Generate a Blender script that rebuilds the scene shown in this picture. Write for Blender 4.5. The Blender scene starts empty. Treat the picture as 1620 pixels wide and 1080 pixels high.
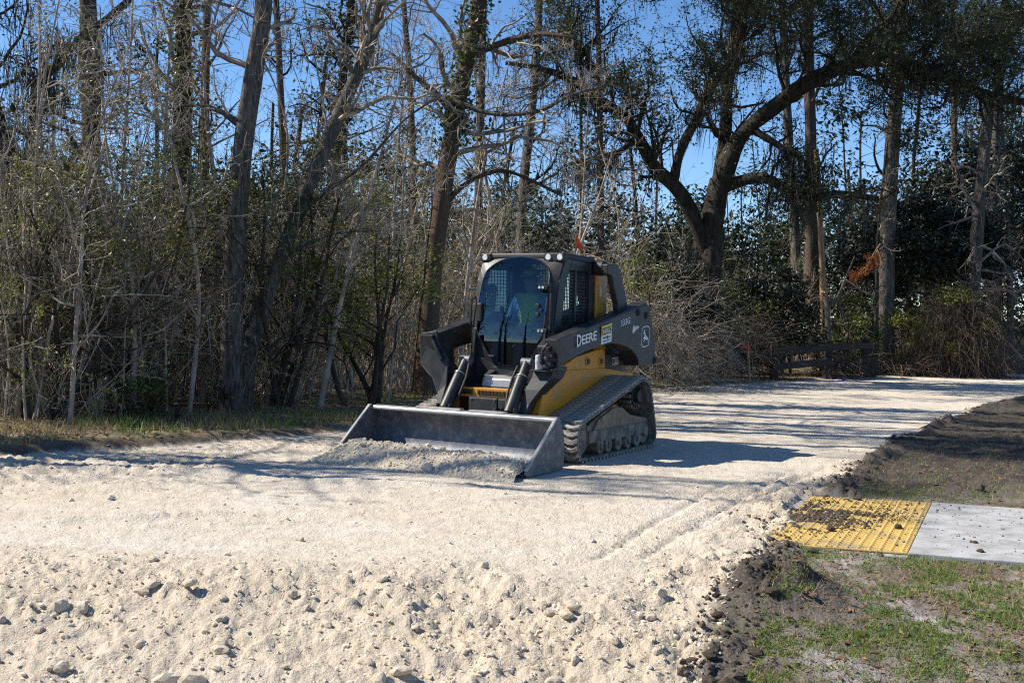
import bpy, bmesh, math, random
import numpy as np
from mathutils import Vector, Matrix
C = bpy.context.scene.collection
SC = bpy.context.scene
R = math.radians
random.seed(7)
rng = np.random.default_rng(11)

# ---------------------------------------------------------------- camera
F_PX, CAM_H, PITCH, ROLL = 1889.84, 1.4875, R(1.5407), R(1.2482)   # focal length in pixels of a 1620 px wide frame
cam_d = bpy.data.cameras.new('camera')
cam_d.sensor_width = 36.0
cam_d.lens = F_PX / 1620 * 36
cam_d.clip_start = 0.1
cam_d.clip_end = 3000
cam = bpy.data.objects.new('camera', cam_d)
C.objects.link(cam)
fwd = Vector((0, math.cos(PITCH), -math.sin(PITCH)))
up0 = Vector((0, math.sin(PITCH), math.cos(PITCH)))
rt0 = Vector((1, 0, 0))
rt = math.cos(ROLL) * rt0 + math.sin(ROLL) * up0
up = -math.sin(ROLL) * rt0 + math.cos(ROLL) * up0
m = Matrix.Identity(4)
for i in range(3):
    m[i][0], m[i][1], m[i][2] = rt[i], up[i], -fwd[i]
m.translation = Vector((0, 0, CAM_H))
cam.matrix_world = m
SC.camera = cam

# ---------------------------------------------------------------- sky, sun, exposure
SUN_AZ, SUN_EL = R(-81.5), R(42.5)            # azimuth clockwise from +Y: from the left, a little behind the scene
w = bpy.data.worlds.new('World')
SC.world = w
w.use_nodes = True
nt = w.node_tree
bg = nt.nodes['Background']
sky = nt.nodes.new('ShaderNodeTexSky')
sky.sky_type = 'NISHITA'
sky.sun_disc = False
sky.sun_elevation = SUN_EL
sky.sun_rotation = SUN_AZ
sky.altitude = 0
sky.air_density = 0.66
sky.dust_density = 0.0
sky.ozone_density = 3.0
sat = nt.nodes.new('ShaderNodeHueSaturation')
sat.inputs['Saturation'].default_value = 1.14
nt.links.new(sky.outputs[0], sat.inputs['Color'])
nt.links.new(sat.outputs[0], bg.inputs[0])
bg.inputs[1].default_value = 0.118
sun_d = bpy.data.lights.new('sun', 'SUN')
sun_d.energy = 5.0
sun_d.angle = R(0.53)
sun_d.color = (1.0, 0.94, 0.84)
sun = bpy.data.objects.new('sun', sun_d)
C.objects.link(sun)
to_sun = Vector((math.sin(SUN_AZ) * math.cos(SUN_EL), math.cos(SUN_AZ) * math.cos(SUN_EL), math.sin(SUN_EL)))
sun.rotation_euler = to_sun.to_track_quat('Z', 'Y').to_euler()
sun.location = to_sun * 60
SC.view_settings.view_transform = 'Standard'
SC.view_settings.look = 'None'
SC.view_settings.exposure = 0.62
SC.view_settings.gamma = 1.0
SC.view_settings.use_curve_mapping = False
SC.cycles.pixel_filter_type = 'BLACKMAN_HARRIS'
SC.cycles.filter_width = 1.15
SC.cycles.use_denoising = False          # keeps the fine twigs crisp; the photograph is grainy too
SC.cycles.max_bounces = 6
SC.cycles.diffuse_bounces = 3
SC.cycles.glossy_bounces = 3
SC.cycles.transparent_max_bounces = 12
SC.cycles.transmission_bounces = 4

# ---------------------------------------------------------------- helpers
def sight(px, py, d):
    """point of the place seen at photo pixel (px, py), d metres in front of the camera"""
    x, y = px - 810, py - 540
    c, s = math.cos(ROLL), math.sin(ROLL)
    x, y = x * c + y * s, -x * s + y * c
    v = Vector((x, F_PX * math.cos(PITCH) - y * math.sin(PITCH), -F_PX * math.sin(PITCH) - y * math.cos(PITCH)))
    return Vector((0, 0, CAM_H)) + v * (d / v.y)

def ground_at(px, py, z=0.0):
    a = sight(px, py, 1.0) - Vector((0, 0, CAM_H))
    k = (z - CAM_H) / a.z
    return Vector((0, 0, CAM_H)) + a * k

def tag(o, label=None, cat=None, group=None, kind=None):
    if label: o['label'] = label
    if cat: o['category'] = cat
    if group: o['group'] = group
    if kind: o['kind'] = kind
    return o

def thing(name, label, cat, loc=(0, 0, 0), rz=0.0, group=None):
    o = bpy.data.objects.new(name, None)
    o.empty_display_size = 0.2
    o.location = loc
    o.rotation_euler = (0, 0, rz)
    C.objects.link(o)
    return tag(o, label, cat, group)

def link(name, me, mat, parent=None):
    o = bpy.data.objects.new(name, me)
    C.objects.link(o)
    if mat is not None and len(me.materials) == 0:
        me.materials.append(mat)
    if parent is not None:
        o.parent = parent
    return o

def np_mesh(name, V, F, smooth=False):
    """V (n,3), F (m,3) or (m,4) index array, or a list of such arrays"""
    if not isinstance(F, list): F = [F]
    F = [np.asarray(f, dtype=np.int32) for f in F if len(f)]
    me = bpy.data.meshes.new(name)
    V = np.asarray(V, dtype=np.float32)
    me.vertices.add(len(V))
    me.vertices.foreach_set('co', V.ravel())
    loops = np.concatenate([f.ravel() for f in F])
    cnt = np.concatenate([np.full(len(f), f.shape[1], dtype=np.int32) for f in F])
    me.loops.add(len(loops))
    me.loops.foreach_set('vertex_index', loops)
    me.polygons.add(len(cnt))
    st = np.concatenate([[0], np.cumsum(cnt)[:-1]]).astype(np.int32)
    me.polygons.foreach_set('loop_start', st)
    me.polygons.foreach_set('loop_total', cnt)
    me.polygons.foreach_set('use_smooth', np.full(len(cnt), smooth, dtype=bool))
    me.update(calc_edges=True)
    return me

def hash2(ix, iy, seed):
    h = (ix.astype(np.int64) * 374761393 + iy.astype(np.int64) * 668265263 + seed * 974711) & 0xFFFFFFFF
    h = ((h ^ (h >> 13)) * 1274126177) & 0xFFFFFFFF
    h = ((h ^ (h >> 16)) * 2246822519) & 0xFFFFFFFF
    return ((h ^ (h >> 15)) & 0xFFFFFF) / float(0xFFFFFF)

def vnoise(x, y, seed=0):
    x = np.asarray(x, float); y = np.asarray(y, float)
    ix, iy = np.floor(x), np.floor(y)
    fx, fy = x - ix, y - iy
    fx = fx * fx * (3 - 2 * fx); fy = fy * fy * (3 - 2 * fy)
    a, b = hash2(ix, iy, seed), hash2(ix + 1, iy, seed)
    c, d = hash2(ix, iy + 1, seed), hash2(ix + 1, iy + 1, seed)
    return (a * (1 - fx) + b * fx) * (1 - fy) + (c * (1 - fx) + d * fx) * fy

def fbm(x, y, octv=4, seed=0, gain=0.5):
    s = 0; a = 1; t = 0
    for k in range(octv):
        s = s + a * (vnoise(x * 2 ** k + 17.3 * k, y * 2 ** k - 9.1 * k, seed + k) - 0.5)
        t += a; a *= gain
    return s / t * 2

def clods(x, y, seed=0, dens=0.6):
    """rounded lumps on a jittered lattice, 0..1"""
    ix, iy = np.floor(x), np.floor(y)
    out = np.zeros_like(x)
    for dx in (-1, 0, 1):
        for dy in (-1, 0, 1):
            cx, cy = ix + dx, iy + dy
            jx = cx + 0.15 + 0.7 * hash2(cx, cy, seed); jy = cy + 0.15 + 0.7 * hash2(cx, cy, seed + 5)
            rr = 0.15 + 0.45 * hash2(cx, cy, seed + 9) ** 1.5
            on = hash2(cx, cy, seed + 3) < dens
            d2 = ((x - jx) ** 2 + (y - jy) ** 2) / rr ** 2
            out = np.maximum(out, np.where(on & (d2 < 1), np.sqrt(np.maximum(0, 1 - d2)) * rr * 1.7, 0))
    return out

def sstep(a, b, x):
    t = np.clip((x - a) / (b - a), 0, 1)
    return t * t * (3 - 2 * t)

def tubes(P, Rr, sides=3, caps=False):
    """P (T,n,3) centre lines, Rr (T,n) radii -> V, F"""
    T, n, _ = P.shape
    tan = np.gradient(P, axis=1)
    tan /= np.linalg.norm(tan, axis=2, keepdims=True) + 1e-9
    ref = np.zeros_like(tan)
    main = np.abs(tan.mean(axis=1))
    ax = np.argmin(main, axis=1)
    ref[np.arange(T), :, ax] = 1.0
    u = np.cross(tan, ref); u /= np.linalg.norm(u, axis=2, keepdims=True) + 1e-9
    v = np.cross(tan, u)
    ang = np.arange(sides) * 2 * np.pi / sides
    ring = P[:, :, None, :] + Rr[:, :, None, None] * (np.cos(ang)[None, None, :, None] * u[:, :, None, :] + np.sin(ang)[None, None, :, None] * v[:, :, None, :])
    V = ring.reshape(-1, 3)
    idx = np.arange(T * n * sides).reshape(T, n, sides)
    a = idx[:, :-1, :]; b = np.roll(a, -1, axis=2)
    c = idx[:, 1:, :]; d = np.roll(c, -1, axis=2)
    F = np.stack([a, b, d, c], axis=-1).reshape(-1, 4)
    return V, F

def joinm(parts):
    Vs, Fs, off = [], [], 0
    for V, F in parts:
        Vs.append(V); Fs.append(np.asarray(F) + off); off += len(V)
    q = [f for f in Fs if f.shape[1] == 4]; t = [f for f in Fs if f.shape[1] == 3]
    out = []
    if q: out.append(np.concatenate(q))
    if t: out.append(np.concatenate(t))
    return np.concatenate(Vs), out

def unit(v):
    return v / (np.linalg.norm(v, axis=-1, keepdims=True) + 1e-9)

def grow(start, dirn, length, n=5, curl=0.2, grav=0.0, g=rng):
    """T branches: random walks of n points"""
    T = len(start)
    P = np.zeros((T, n, 3)); P[:, 0] = start
    d = unit(dirn.copy()); step = (length / (n - 1))[:, None]
    for k in range(1, n):
        d = unit(d + g.normal(0, curl, (T, 3)) + np.array([0, 0, grav]))
        P[:, k] = P[:, k - 1] + d * step
    return P

def spawn(P, Rr, per, lo, hi, ang, lenf, n=4, curl=0.25, grav=0.0, rf=0.55, g=rng, rtip=0.3, plen=None):
    """children branches off P; returns P2, R2"""
    T, m_, _ = P.shape
    idx = np.repeat(np.arange(T), per)
    t = g.uniform(lo, hi, len(idx)) * (m_ - 1)
    k = np.minimum(t.astype(int), m_ - 2); f = (t - k)[:, None]
    s = P[idx, k] * (1 - f) + P[idx, k + 1] * f
    r0 = (Rr[idx, k] * (1 - f[:, 0]) + Rr[idx, k + 1] * f[:, 0]) * rf
    tan = unit(P[idx, k + 1] - P[idx, k])
    rand = unit(np.cross(tan, g.normal(0, 1, (len(idx), 3))))
    a = g.normal(ang, 0.25, len(idx))[:, None]
    d = tan * np.cos(a) + rand * np.sin(a)
    L = np.linalg.norm(np.diff(P, axis=1), axis=2).sum(axis=1) if plen is None else plen
    ln = L[idx] * lenf * g.uniform(0.5, 1.3, len(idx)) * (1.15 - 0.5 * t / (m_ - 1))
    P2 = grow(s, d, ln, n, curl, grav, g)
    R2 = r0[:, None] * np.linspace(1, rtip, n)[None, :]
    return P2, R2

def leaf_cards(pos, size, g=rng, flat=0.0, aspect=0.5, fold=True):
    """N rhombic leaves, random tilt; returns V, F (2 triangles each, folded on the midrib)"""
    N = len(pos)
    a = unit(g.normal(0, 1, (N, 3)) * np.array([1, 1, 1 - flat]))
    b = unit(np.cross(a, g.normal(0, 1, (N, 3)) + np.array([0, 0, 2.0 * flat])))
    nrm = np.cross(a, b)
    s = (size * g.uniform(0.6, 1.3, N))[:, None]
    p0 = pos; p1 = pos + a * s * 0.5 + b * s * aspect * 0.5 + nrm * s * 0.1
    p2 = pos + a * s; p3 = pos + a * s * 0.5 - b * s * aspect * 0.5 + nrm * s * 0.1
    V = np.stack([p0, p1, p2, p3], axis=1).reshape(-1, 3)
    i = np.arange(N) * 4
    F = np.concatenate([np.stack([i, i + 1, i + 2], 1), np.stack([i, i + 2, i + 3], 1)])
    return V, F

# ---------------------------------------------------------------- materials
MATS = {}
def mat(name, c1, c2=None, scale=8.0, rough=0.8, metal=0.0, bump=0.0, bscale=None, stretch=(1, 1, 1), detail=6, contrast=(0.35, 0.65),
        c3=None, s3=40.0, f3=0.5, spec=0.5, island=0.0, transl=0.0, attr=None, coat=0.0):
    M = bpy.data.materials.new(name); M.use_nodes = True
    n = M.node_tree.nodes; l = M.node_tree.links
    p = n['Principled BSDF']
    p.inputs['Roughness'].default_value = rough
    p.inputs['Metallic'].default_value = metal
    p.inputs['Specular IOR Level'].default_value = spec
    p.inputs['Coat Weight'].default_value = coat
    p.inputs['Coat Roughness'].default_value = 0.12
    tc = n.new('ShaderNodeTexCoord'); mp = n.new('ShaderNodeMapping')
    mp.inputs['Scale'].default_value = stretch
    l.new(tc.outputs['Object'], mp.inputs[0])
    def noise(s, d=detail):
        t = n.new('ShaderNodeTexNoise'); t.inputs['Scale'].default_value = s; t.inputs['Detail'].default_value = d
        t.inputs['Roughness'].default_value = 0.62
        l.new(mp.outputs[0], t.inputs['Vector']); return t
    def ramp(src, a, b):
        r = n.new('ShaderNodeMapRange'); r.interpolation_type = 'SMOOTHSTEP'
        r.inputs['From Min'].default_value = a; r.inputs['From Max'].default_value = b
        l.new(src, r.inputs[0]); return r.outputs[0]
    def mix(f, a, b, mode='MIX'):
        x = n.new('ShaderNodeMix'); x.data_type = 'RGBA'; x.blend_type = mode
        if isinstance(f, float): x.inputs[0].default_value = f
        else: l.new(f, x.inputs[0])
        for k, val in ((6, a), (7, b)):
            if isinstance(val, tuple): x.inputs[k].default_value = (*val, 1)
            else: l.new(val, x.inputs[k])
        return x.outputs[2]
    col = c1
    if attr:
        at = n.new('ShaderNodeAttribute'); at.attribute_name = attr; col = at.outputs['Color']
        if c2 is not None:
            col = mix(ramp(noise(scale).outputs[0], *contrast), col, mix(0.5, col, c2))
    elif c2 is not None:
        col = mix(ramp(noise(scale).outputs[0], *contrast), c1, c2)
    if c3 is not None:
        q = n.new('ShaderNodeMath'); q.operation = 'MULTIPLY'; q.inputs[1].default_value = f3
        l.new(ramp(noise(s3, 4).outputs[0], 0.45, 0.72), q.inputs[0])
        col = mix(q.outputs[0], col, c3)
    if island > 0:
        ge = n.new('ShaderNodeNewGeometry')
        h = n.new('ShaderNodeHueSaturation')
        r1 = n.new('ShaderNodeMapRange'); r1.inputs['To Min'].default_value = 1 - island; r1.inputs['To Max'].default_value = 1 + island
        l.new(ge.outputs['Random Per Island'], r1.inputs[0]); l.new(r1.outputs[0], h.inputs['Value'])
        r2 = n.new('ShaderNodeMapRange'); r2.inputs['To Min'].default_value = 0.5 - island * 0.05; r2.inputs['To Max'].default_value = 0.5 + island * 0.035
        wn = n.new('ShaderNodeTexWhiteNoise'); wn.noise_dimensions = '1D'
        l.new(ge.outputs['Random Per Island'], wn.inputs['W']); l.new(wn.outputs['Value'], r2.inputs[0]); l.new(r2.outputs[0], h.inputs['Hue'])
        if isinstance(col, tuple): h.inputs['Color'].default_value = (*col, 1)
        else: l.new(col, h.inputs['Color'])
        col = h.outputs[0]
    if isinstance(col, tuple): p.inputs['Base Color'].default_value = (*col, 1)
    else: l.new(col, p.inputs['Base Color'])
    if bump > 0:
        b = n.new('ShaderNodeBump'); b.inputs['Strength'].default_value = 1.0; b.inputs['Distance'].default_value = bump
        l.new(noise(bscale or scale * 3, 8).outputs[0], b.inputs['Height']); l.new(b.outputs[0], p.inputs['Normal'])
    if transl > 0:
        tr = n.new('ShaderNodeBsdfTranslucent'); mx = n.new('ShaderNodeMixShader'); mx.inputs[0].default_value = transl
        if isinstance(col, tuple): tr.inputs[0].default_value = (*col, 1)
        else: l.new(col, tr.inputs[0])
        l.new(p.outputs[0], mx.inputs[1]); l.new(tr.outputs[0], mx.inputs[2])
        l.new(mx.outputs[0], n['Material Output'].inputs[0])
    MATS[name] = M
    return M
# ================================================================ GROUND
mat('limerock', (0.6, 0.55, 0.47), (0.5, 0.43, 0.34), scale=6, rough=0.95, bump=0.02, bscale=48, attr='tint', c3=(0.52, 0.41, 0.28), s3=26, f3=0.4, spec=0.1)
mat('verge', (0.2, 0.2, 0.2), (0.10, 0.08, 0.06), scale=14, rough=1.0, bump=0.015, bscale=60, attr='tint', c3=(0.34, 0.31, 0.28), s3=60, f3=0.35, spec=0.1)
mat('stone', (0.74, 0.66, 0.54), (0.64, 0.51, 0.35), scale=9, rough=0.95, bump=0.006, bscale=40, spec=0.1, island=0.15)
mat('soil', (0.07, 0.055, 0.043), (0.13, 0.105, 0.08), scale=20, rough=1.0, bump=0.01, bscale=60, spec=0.1, island=0.3)
mat('forest_floor', (0.07, 0.055, 0.04), (0.03, 0.028, 0.02), scale=2, rough=1.0, bump=0.05, bscale=8, spec=0.1)
mat('concrete', (0.46, 0.46, 0.45), (0.36, 0.355, 0.345), scale=4, rough=0.9, bump=0.004, bscale=110, c3=(0.20, 0.18, 0.16), s3=7, f3=0.6, spec=0.2)
mat('paver_yellow', (0.58, 0.385, 0.10), (0.50, 0.34, 0.11), scale=12, rough=0.8, bump=0.001, bscale=90, c3=(0.22, 0.18, 0.14), s3=2.6, f3=0.9, spec=0.3)
mat('grass', (0.145, 0.235, 0.032), None, rough=0.6, island=0.35, transl=0.35)
mat('dry_grass', (0.34, 0.27, 0.13), None, rough=0.8, island=0.4, transl=0.3)
mat('dead_leaf', (0.22, 0.125, 0.065), None, rough=0.85, island=0.5, transl=0.15)

EDGE_R = np.array([(0.27, 3.0), (0.52, 4.3), (0.74, 5.0), (1.03, 6.03), (1.42, 7.2), (1.66, 7.9), (2.50, 9.9), (3.84, 12.83), (5.1, 15.4), (6.61, 18.0), (10.2, 23.8), (14.5, 29.0), (21, 36), (40, 55)])
EDGE_L = np.array([(-14, 6.0), (-9, 9.0), (-6.3, 10.5), (-4.79, 11.19), (-3.44, 12.33), (-2.34, 13.49), (-1.3, 15.6), (0.4, 19.2), (2.85, 23.25), (5.88, 26.33), (9.78, 31.2), (16.5, 38.4), (34, 55)])

def sdist(x, y, E):
    """signed distance to polyline E, positive on its left when walking along it"""
    best = np.full(x.shape, 1e9); sg = np.ones(x.shape)
    for (ax, ay), (bx, by) in zip(E[:-1], E[1:]):
        dx, dy = bx - ax, by - ay
        t = np.clip(((x - ax) * dx + (y - ay) * dy) / (dx * dx + dy * dy), 0, 1)
        d = np.hypot(x - ax - t * dx, y - ay - t * dy)
        s = np.sign(dx * (y - ay) - dy * (x - ax))
        u = d < best
        sg = np.where(u, np.where(s == 0, 1, s), sg); best = np.where(u, d, best)
    return best * sg

PRINTS = [((0.50, 7.05), (1.9, 10.5)), ((0.80, 7.15), (2.6, 11.2)), ((1.25, 8.1), (3.0, 11.5)), ((-5.5, 9.6), (-1.9, 13.1)), ((-5.2, 9.2), (-1.5, 12.9))]

def terrain(x, y):
    """height, road mask, tint (n,3)"""
    wob = fbm(x * 1.3, y * 1.3, 4, 3) * 0.20 + fbm(x * 6, y * 6, 3, 8) * 0.05
    dr = sdist(x, y, EDGE_R) + wob * np.clip(y / 9, .5, 1.5)              # positive inside road
    dl = -sdist(x, y, EDGE_L) + wob * 0.8
    inside = np.minimum(dr, dl)
    road = inside > 0
    crest = 6.35 + fbm(x * 0.7, x * 0 + 3.3, 3, 21) * 0.7 - 0.12 * x
    rub = sstep(0.55, -0.35, y - crest)
    edge = sstep(0.55, 0.08, dr) * sstep(16, 10, y)
    far = sstep(9.0, 16.0, y)
    rough = np.clip(0.20 + 0.8 * rub + 0.75 * edge, 0, 1)
    left = sstep(-1.0, -3.5, x) * sstep(14, 11, y) * sstep(8.5, 10.2, y)
    rough = np.clip(rough + 0.5 * left, 0, 1)
    rough = rough * (1 - 0.2 * sstep(0.2, -1.6, x) * sstep(8.5, 7.5, y)) * (0.75 + 0.5 * vnoise(x * 1.1, y * 1.6, 140))
    h = -0.30 * sstep(6.5, 4.3, y) + 0.035 * np.exp(-((y - crest - .1) / 0.35) ** 2) * sstep(1.0, 0.2, x) * (0.4 + vnoise(x * 2.3, y * 2.3, 150))
    h = h + 0.012 * fbm(x * 0.8, y * 0.8, 3, 1)
    slabby = fbm(x * 2.2, y * 5.5, 4, 30)
    h = h + (0.35 + 0.65 * rough) * 0.014 * slabby + rough * 0.062 * fbm(x * 3.4, y * 3.4, 4, 2)
    lump = 0.026 * clods(x * 12, y * 12, 4, 0.12) * (0.12 + rough) + 0.026 * clods(x * 24, y * 24, 6, 0.5) * (0.10 + rough) + 0.014 * clods(x * 36, y * 36, 12, 0.5) * (0.25 + rough)
    grit = 0.017 * fbm(x * 21, y * 21, 2, 130) + 0.010 * fbm(x * 41, y * 41, 2, 131)
    h = h + grit * (0.22 + 0.95 * rough) * sstep(15, 9, y)
    patch = sstep(-0.25, 0.35, fbm(x * 1.7, y * 2.4, 3, 40))
    h = h + lump * (0.35 + 0.65 * patch)
    h = h + 0.028 * edge * sstep(-.2, .5, fbm(x * 3, y * 3, 3, 44)) * road
    # smooth compacted swathes and scraped ridges
    for (cx, cy, ang, ln, wd, ht) in ((-2.55, 8.15, 0.42, 0.75, 0.05, 0.05), (-1.9, 8.0, 0.36, 0.9, 0.03, 0.03), (0.5, 7.0, -0.06, 0.75, 0.06, 0.03), (-3.3, 10.3, 0.2, 1.6, 0.07, 0.05), (-0.6, 10.0, -0.03, 1.7, 0.05, 0.03), (-4.2, 9.6, 0.3, 1.2, 0.06, 0.045), (3.0, 10.8, 0.9, 0.6, 0.1, 0.06)):
        u = (x - cx) * math.cos(ang) + (y - cy) * math.sin(ang); v = -(x - cx) * math.sin(ang) + (y - cy) * math.cos(ang)
        v = v + 0.06 * fbm(u * 3, u * 0, 2, 50)
        h = h + ht * np.exp(-(v / wd) ** 2) * sstep(ln, ln * 0.5, np.abs(u)) * (0.5 + 0.7 * vnoise(x * 18, y * 18, 51))
    for (a, b) in PRINTS:
        ax, ay = a; bx, by = b; L = math.hypot(bx - ax, by - ay); ux, uy = (bx - ax) / L, (by - ay) / L
        u = (x - ax) * ux + (y - ay) * uy; v = -(x - ax) * uy + (y - ay) * ux + 0.02 * fbm(u * 2, u * 0, 2, 5)
        on = sstep(-0.1, 0.2, u) * sstep(L + 0.1, L - 0.3, u)
        h = h - 0.055 * np.exp(-(v / 0.034) ** 2) * on * (0.45 + 0.55 * np.sin(u * 2 * np.pi / 0.105))
        for off in (0.2, -0.2):
            h = h + 0.010 * np.exp(-((v - off) / 0.2) ** 4) * on * np.sin(u * 2 * np.pi / 0.105)
    # keep the ground flat under the machine
    mx, my = x - 0.196, y - 12.82
    X = -0.5014 * mx - 0.8652 * my; Y = 0.8652 * mx - 0.5014 * my
    flat = sstep(0.5, 0.0, np.maximum(np.abs(Y) - 1.1, 0)) * sstep(0.4, 0.0, np.maximum(np.abs(X - 0.4) - 1.7, 0))
    h = h * (1 - 0.85 * flat) - 0.012 * flat
    tint = np.zeros(x.shape + (3,))
    base = np.array([0.68, 0.605, 0.495]); warm = np.array([0.56, 0.44, 0.29]); grey = np.array([0.52, 0.42, 0.30])
    k = sstep(0.05, 0.6, fbm(x * 1.1, y * 1.8, 4, 60))[..., None]
    k2 = np.clip(rough * 0.95 + .25 * rub, 0, 1.3)[..., None] * (1 - far[..., None])
    white = np.array([0.74, 0.70, 0.64])
    pk = (sstep(0.1, 0.5, fbm(x * .6 + 4, y * .8, 3, 62)) * (1 - rough))[..., None]
    tint[:] = base * (1 - 0.28 * k) + warm * 0.28 * k
    tint = tint * (1 - 0.55 * k2) + grey * 0.55 * k2
    tint = tint * (1 - 0.5 * pk) + white * 0.5 * pk
    # ---- outside the road
    o_r = dr < dl
    out = -inside
    hv = np.where(o_r, -0.014 - 0.27 * sstep(6.5, 4.3, y), 0.07 * sstep(0.0, 0.25, out) * sstep(16, 12, y) + 0.02)
    hv = hv + 0.02 * fbm(x * 2.2, y * 2.2, 4, 70) + 0.012 * fbm(x * 9, y * 9, 3, 71) + 0.012 * clods(x * 16, y * 16, 72, 0.45)
    slab = sstep(0.05, 0.0, np.abs((x - 3.0) * 0.36 + (y - 8.6) * 0.93) - 1.13) * sstep(1.4, 1.7, x)
    wind = np.exp(-((out - 0.16) / 0.16) ** 2) * o_r * (1 - 0.95 * slab)
    wind = wind * (0.25 + 0.9 * sstep(-0.3, 0.4, fbm(x * 1.5, y * 1.5, 2, 74)))
    heap = np.exp(-(((x - 1.50) / 0.34) ** 2 + ((y - 6.5) / 0.40) ** 2))
    soil_h = 0.07 * wind * sstep(5.4, 6.4, y) + 0.10 * heap
    hv = hv + soil_h * (0.6 + 0.8 * vnoise(x * 7, y * 7, 75)) + np.clip(wind + heap, 0, 1) * (0.06 * clods(x * 9, y * 9, 76, 0.7) + 0.03 * clods(x * 24, y * 24, 77, 0.7))
    hv = hv * (1 - slab) - 0.03 * slab
    sand = np.array([0.42, 0.39, 0.36]); dk = np.array([0.06, 0.05, 0.043]); lit = np.array([0.15, 0.105, 0.065]); gr = np.array([0.15, 0.16, 0.07]); grs = np.array([0.23, 0.20, 0.17])
    tv = np.zeros_like(tint); tv[:] = grs
    s1 = sstep(-0.1, 0.3, fbm(x * 1.9, y * 2.6, 4, 80))[..., None]
    tv = tv * (1 - s1) + sand * s1
    s2 = sstep(-0.1, 0.4, 0.65 * fbm(x * 3.6 + 7, y * 4.6, 4, 81) + 0.55 * fbm(x * 11, y * 13, 3, 83))[..., None]
    tv = tv * (1 - 0.7 * s2) + gr * 0.7 * s2
    s3 = (sstep(-0.1, 0.5, fbm(x * 3, y * 3, 4, 82)) * 0.7)[..., None]
    tv = tv * (1 - s3) + lit * s3
    # broad dark soil right of the road beyond the walk
    broad = sstep(9.7, 10.4, y + 0.2 * wob) * sstep(3.0, 0.9, out - (y - 10) * 0.14 - fbm(x * .9, y * .9, 3, 85) * 0.9) * o_r
    dark = np.clip(wind * 1.9 * sstep(4.9, 6.4, y) + heap * 1.6 + broad * 1.1, 0, 1)[..., None] * (1 - 0.9 * slab[..., None])
    tv = tv * (1 - dark) + dk * dark
    gb = (0.6 * broad * sstep(0.1, 0.6, fbm(x * 1.3, y * 2.0, 4, 88)))[..., None]
    tv = tv * (1 - .6 * gb) + np.array([0.16, 0.13, 0.085]) * .6 * gb
    hv = hv + broad * (0.03 * clods(x * 7, y * 7, 86, 0.6) + 0.03 * fbm(x * 4, y * 4, 3, 87) + .01)
    # left verge: dry litter, then forest floor
    lv = (~o_r)
    ltint = np.array([0.34, 0.26, 0.15]) * np.ones_like(tv)  # litter tone brightened to stand in for sun on the strip
    g1 = (sstep(0.0, 0.4, fbm(x * 2.0, y * 2.0, 4, 90)) * sstep(2.6, 0.6, out))[..., None]
    ltint = ltint * (1 - 0.6 * g1) + np.array([0.19, 0.20, 0.07]) * 0.6 * g1
    cut = (np.exp(-((out - 0.06) / 0.16) ** 2) * sstep(15, 12, y))[..., None]  # dark band puts the shade of the cut bank into the tint
    ltint = ltint * (1 - cut) + dk * cut
    fr = sstep(2.2, 5, out)[..., None]
    ltint = ltint * (1 - fr) + np.array([0.06, 0.048, 0.035]) * fr
    tv = np.where(lv[..., None], ltint, tv)
    hv = np.where(lv & (out > 1.2), hv + 0.03 * sstep(1.2, 3, out) * (1 + fbm(x, y, 3, 91)), hv)
    blend = sstep(-0.10, 0.03, inside)
    hh = hv * (1 - blend) + h * blend
    bl = sstep(-0.08, 0.02, inside + 0.05 * fbm(x * 14, y * 14, 2, 95))[..., None]
    tt = tv * (1 - bl) + tint * bl
    return hh, inside, tt, rough

NR, NCOL = 540, 460
ys = 3.3 * (62 / 3.3) ** (np.linspace(0, 1, NR) ** 1.25)
ts = np.linspace(-0.57, 0.57, NCOL)
GX = ys[:, None] * ts[None, :]
GY = np.repeat(ys[:, None], NCOL, axis=1)
GH, GIN, GT, GROUGH = terrain(GX, GY)
GV = np.stack([GX, GY, GH], axis=-1).reshape(-1, 3)
idx = np.arange(NR * NCOL).reshape(NR, NCOL)
quads = np.stack([idx[:-1, :-1], idx[:-1, 1:], idx[1:, 1:], idx[1:, :-1]], axis=-1).reshape(-1, 4)
qin = GIN.reshape(-1)[quads].mean(axis=1)

def ground_piece(name, mask, m_):
    q = quads[mask]
    used = np.unique(q)
    remap = np.full(len(GV), -1, dtype=np.int64); remap[used] = np.arange(len(used))
    me = np_mesh(name, GV[used], remap[q], smooth=True)
    at = me.attributes.new('tint', 'FLOAT_COLOR', 'POINT')
    col = np.ones((len(used), 4), dtype=np.float32); col[:, :3] = GT.reshape(-1, 3)[used]
    at.data.foreach_set('color', col.ravel())
    return tag(link(name, me, m_), kind='structure')

ground_piece('road', qin > 0, MATS['limerock'])
side = (sdist(GX, GY, EDGE_R).reshape(-1)[quads].mean(axis=1) < -sdist(GX, GY, EDGE_L).reshape(-1)[quads].mean(axis=1))
ground_piece('grass_verge', (qin <= 0) & side, MATS['verge'])
ground_piece('woodland_verge', (qin <= 0) & ~side, MATS['verge'])

def zat(x, y):
    h, i_, t_, r_ = terrain(np.atleast_1d(np.asarray(x, float)), np.atleast_1d(np.asarray(y, float)))
    return h
# wide ground sheet to the horizon
V = np.array([(-900, -900, -0.42), (900, -900, -0.42), (900, 1500, -0.42), (-900, 1500, -0.42)], float)
tag(link('ground', np_mesh('ground', V, np.array([[0, 1, 2, 3]])), MATS['forest_floor']), kind='structure')

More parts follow.
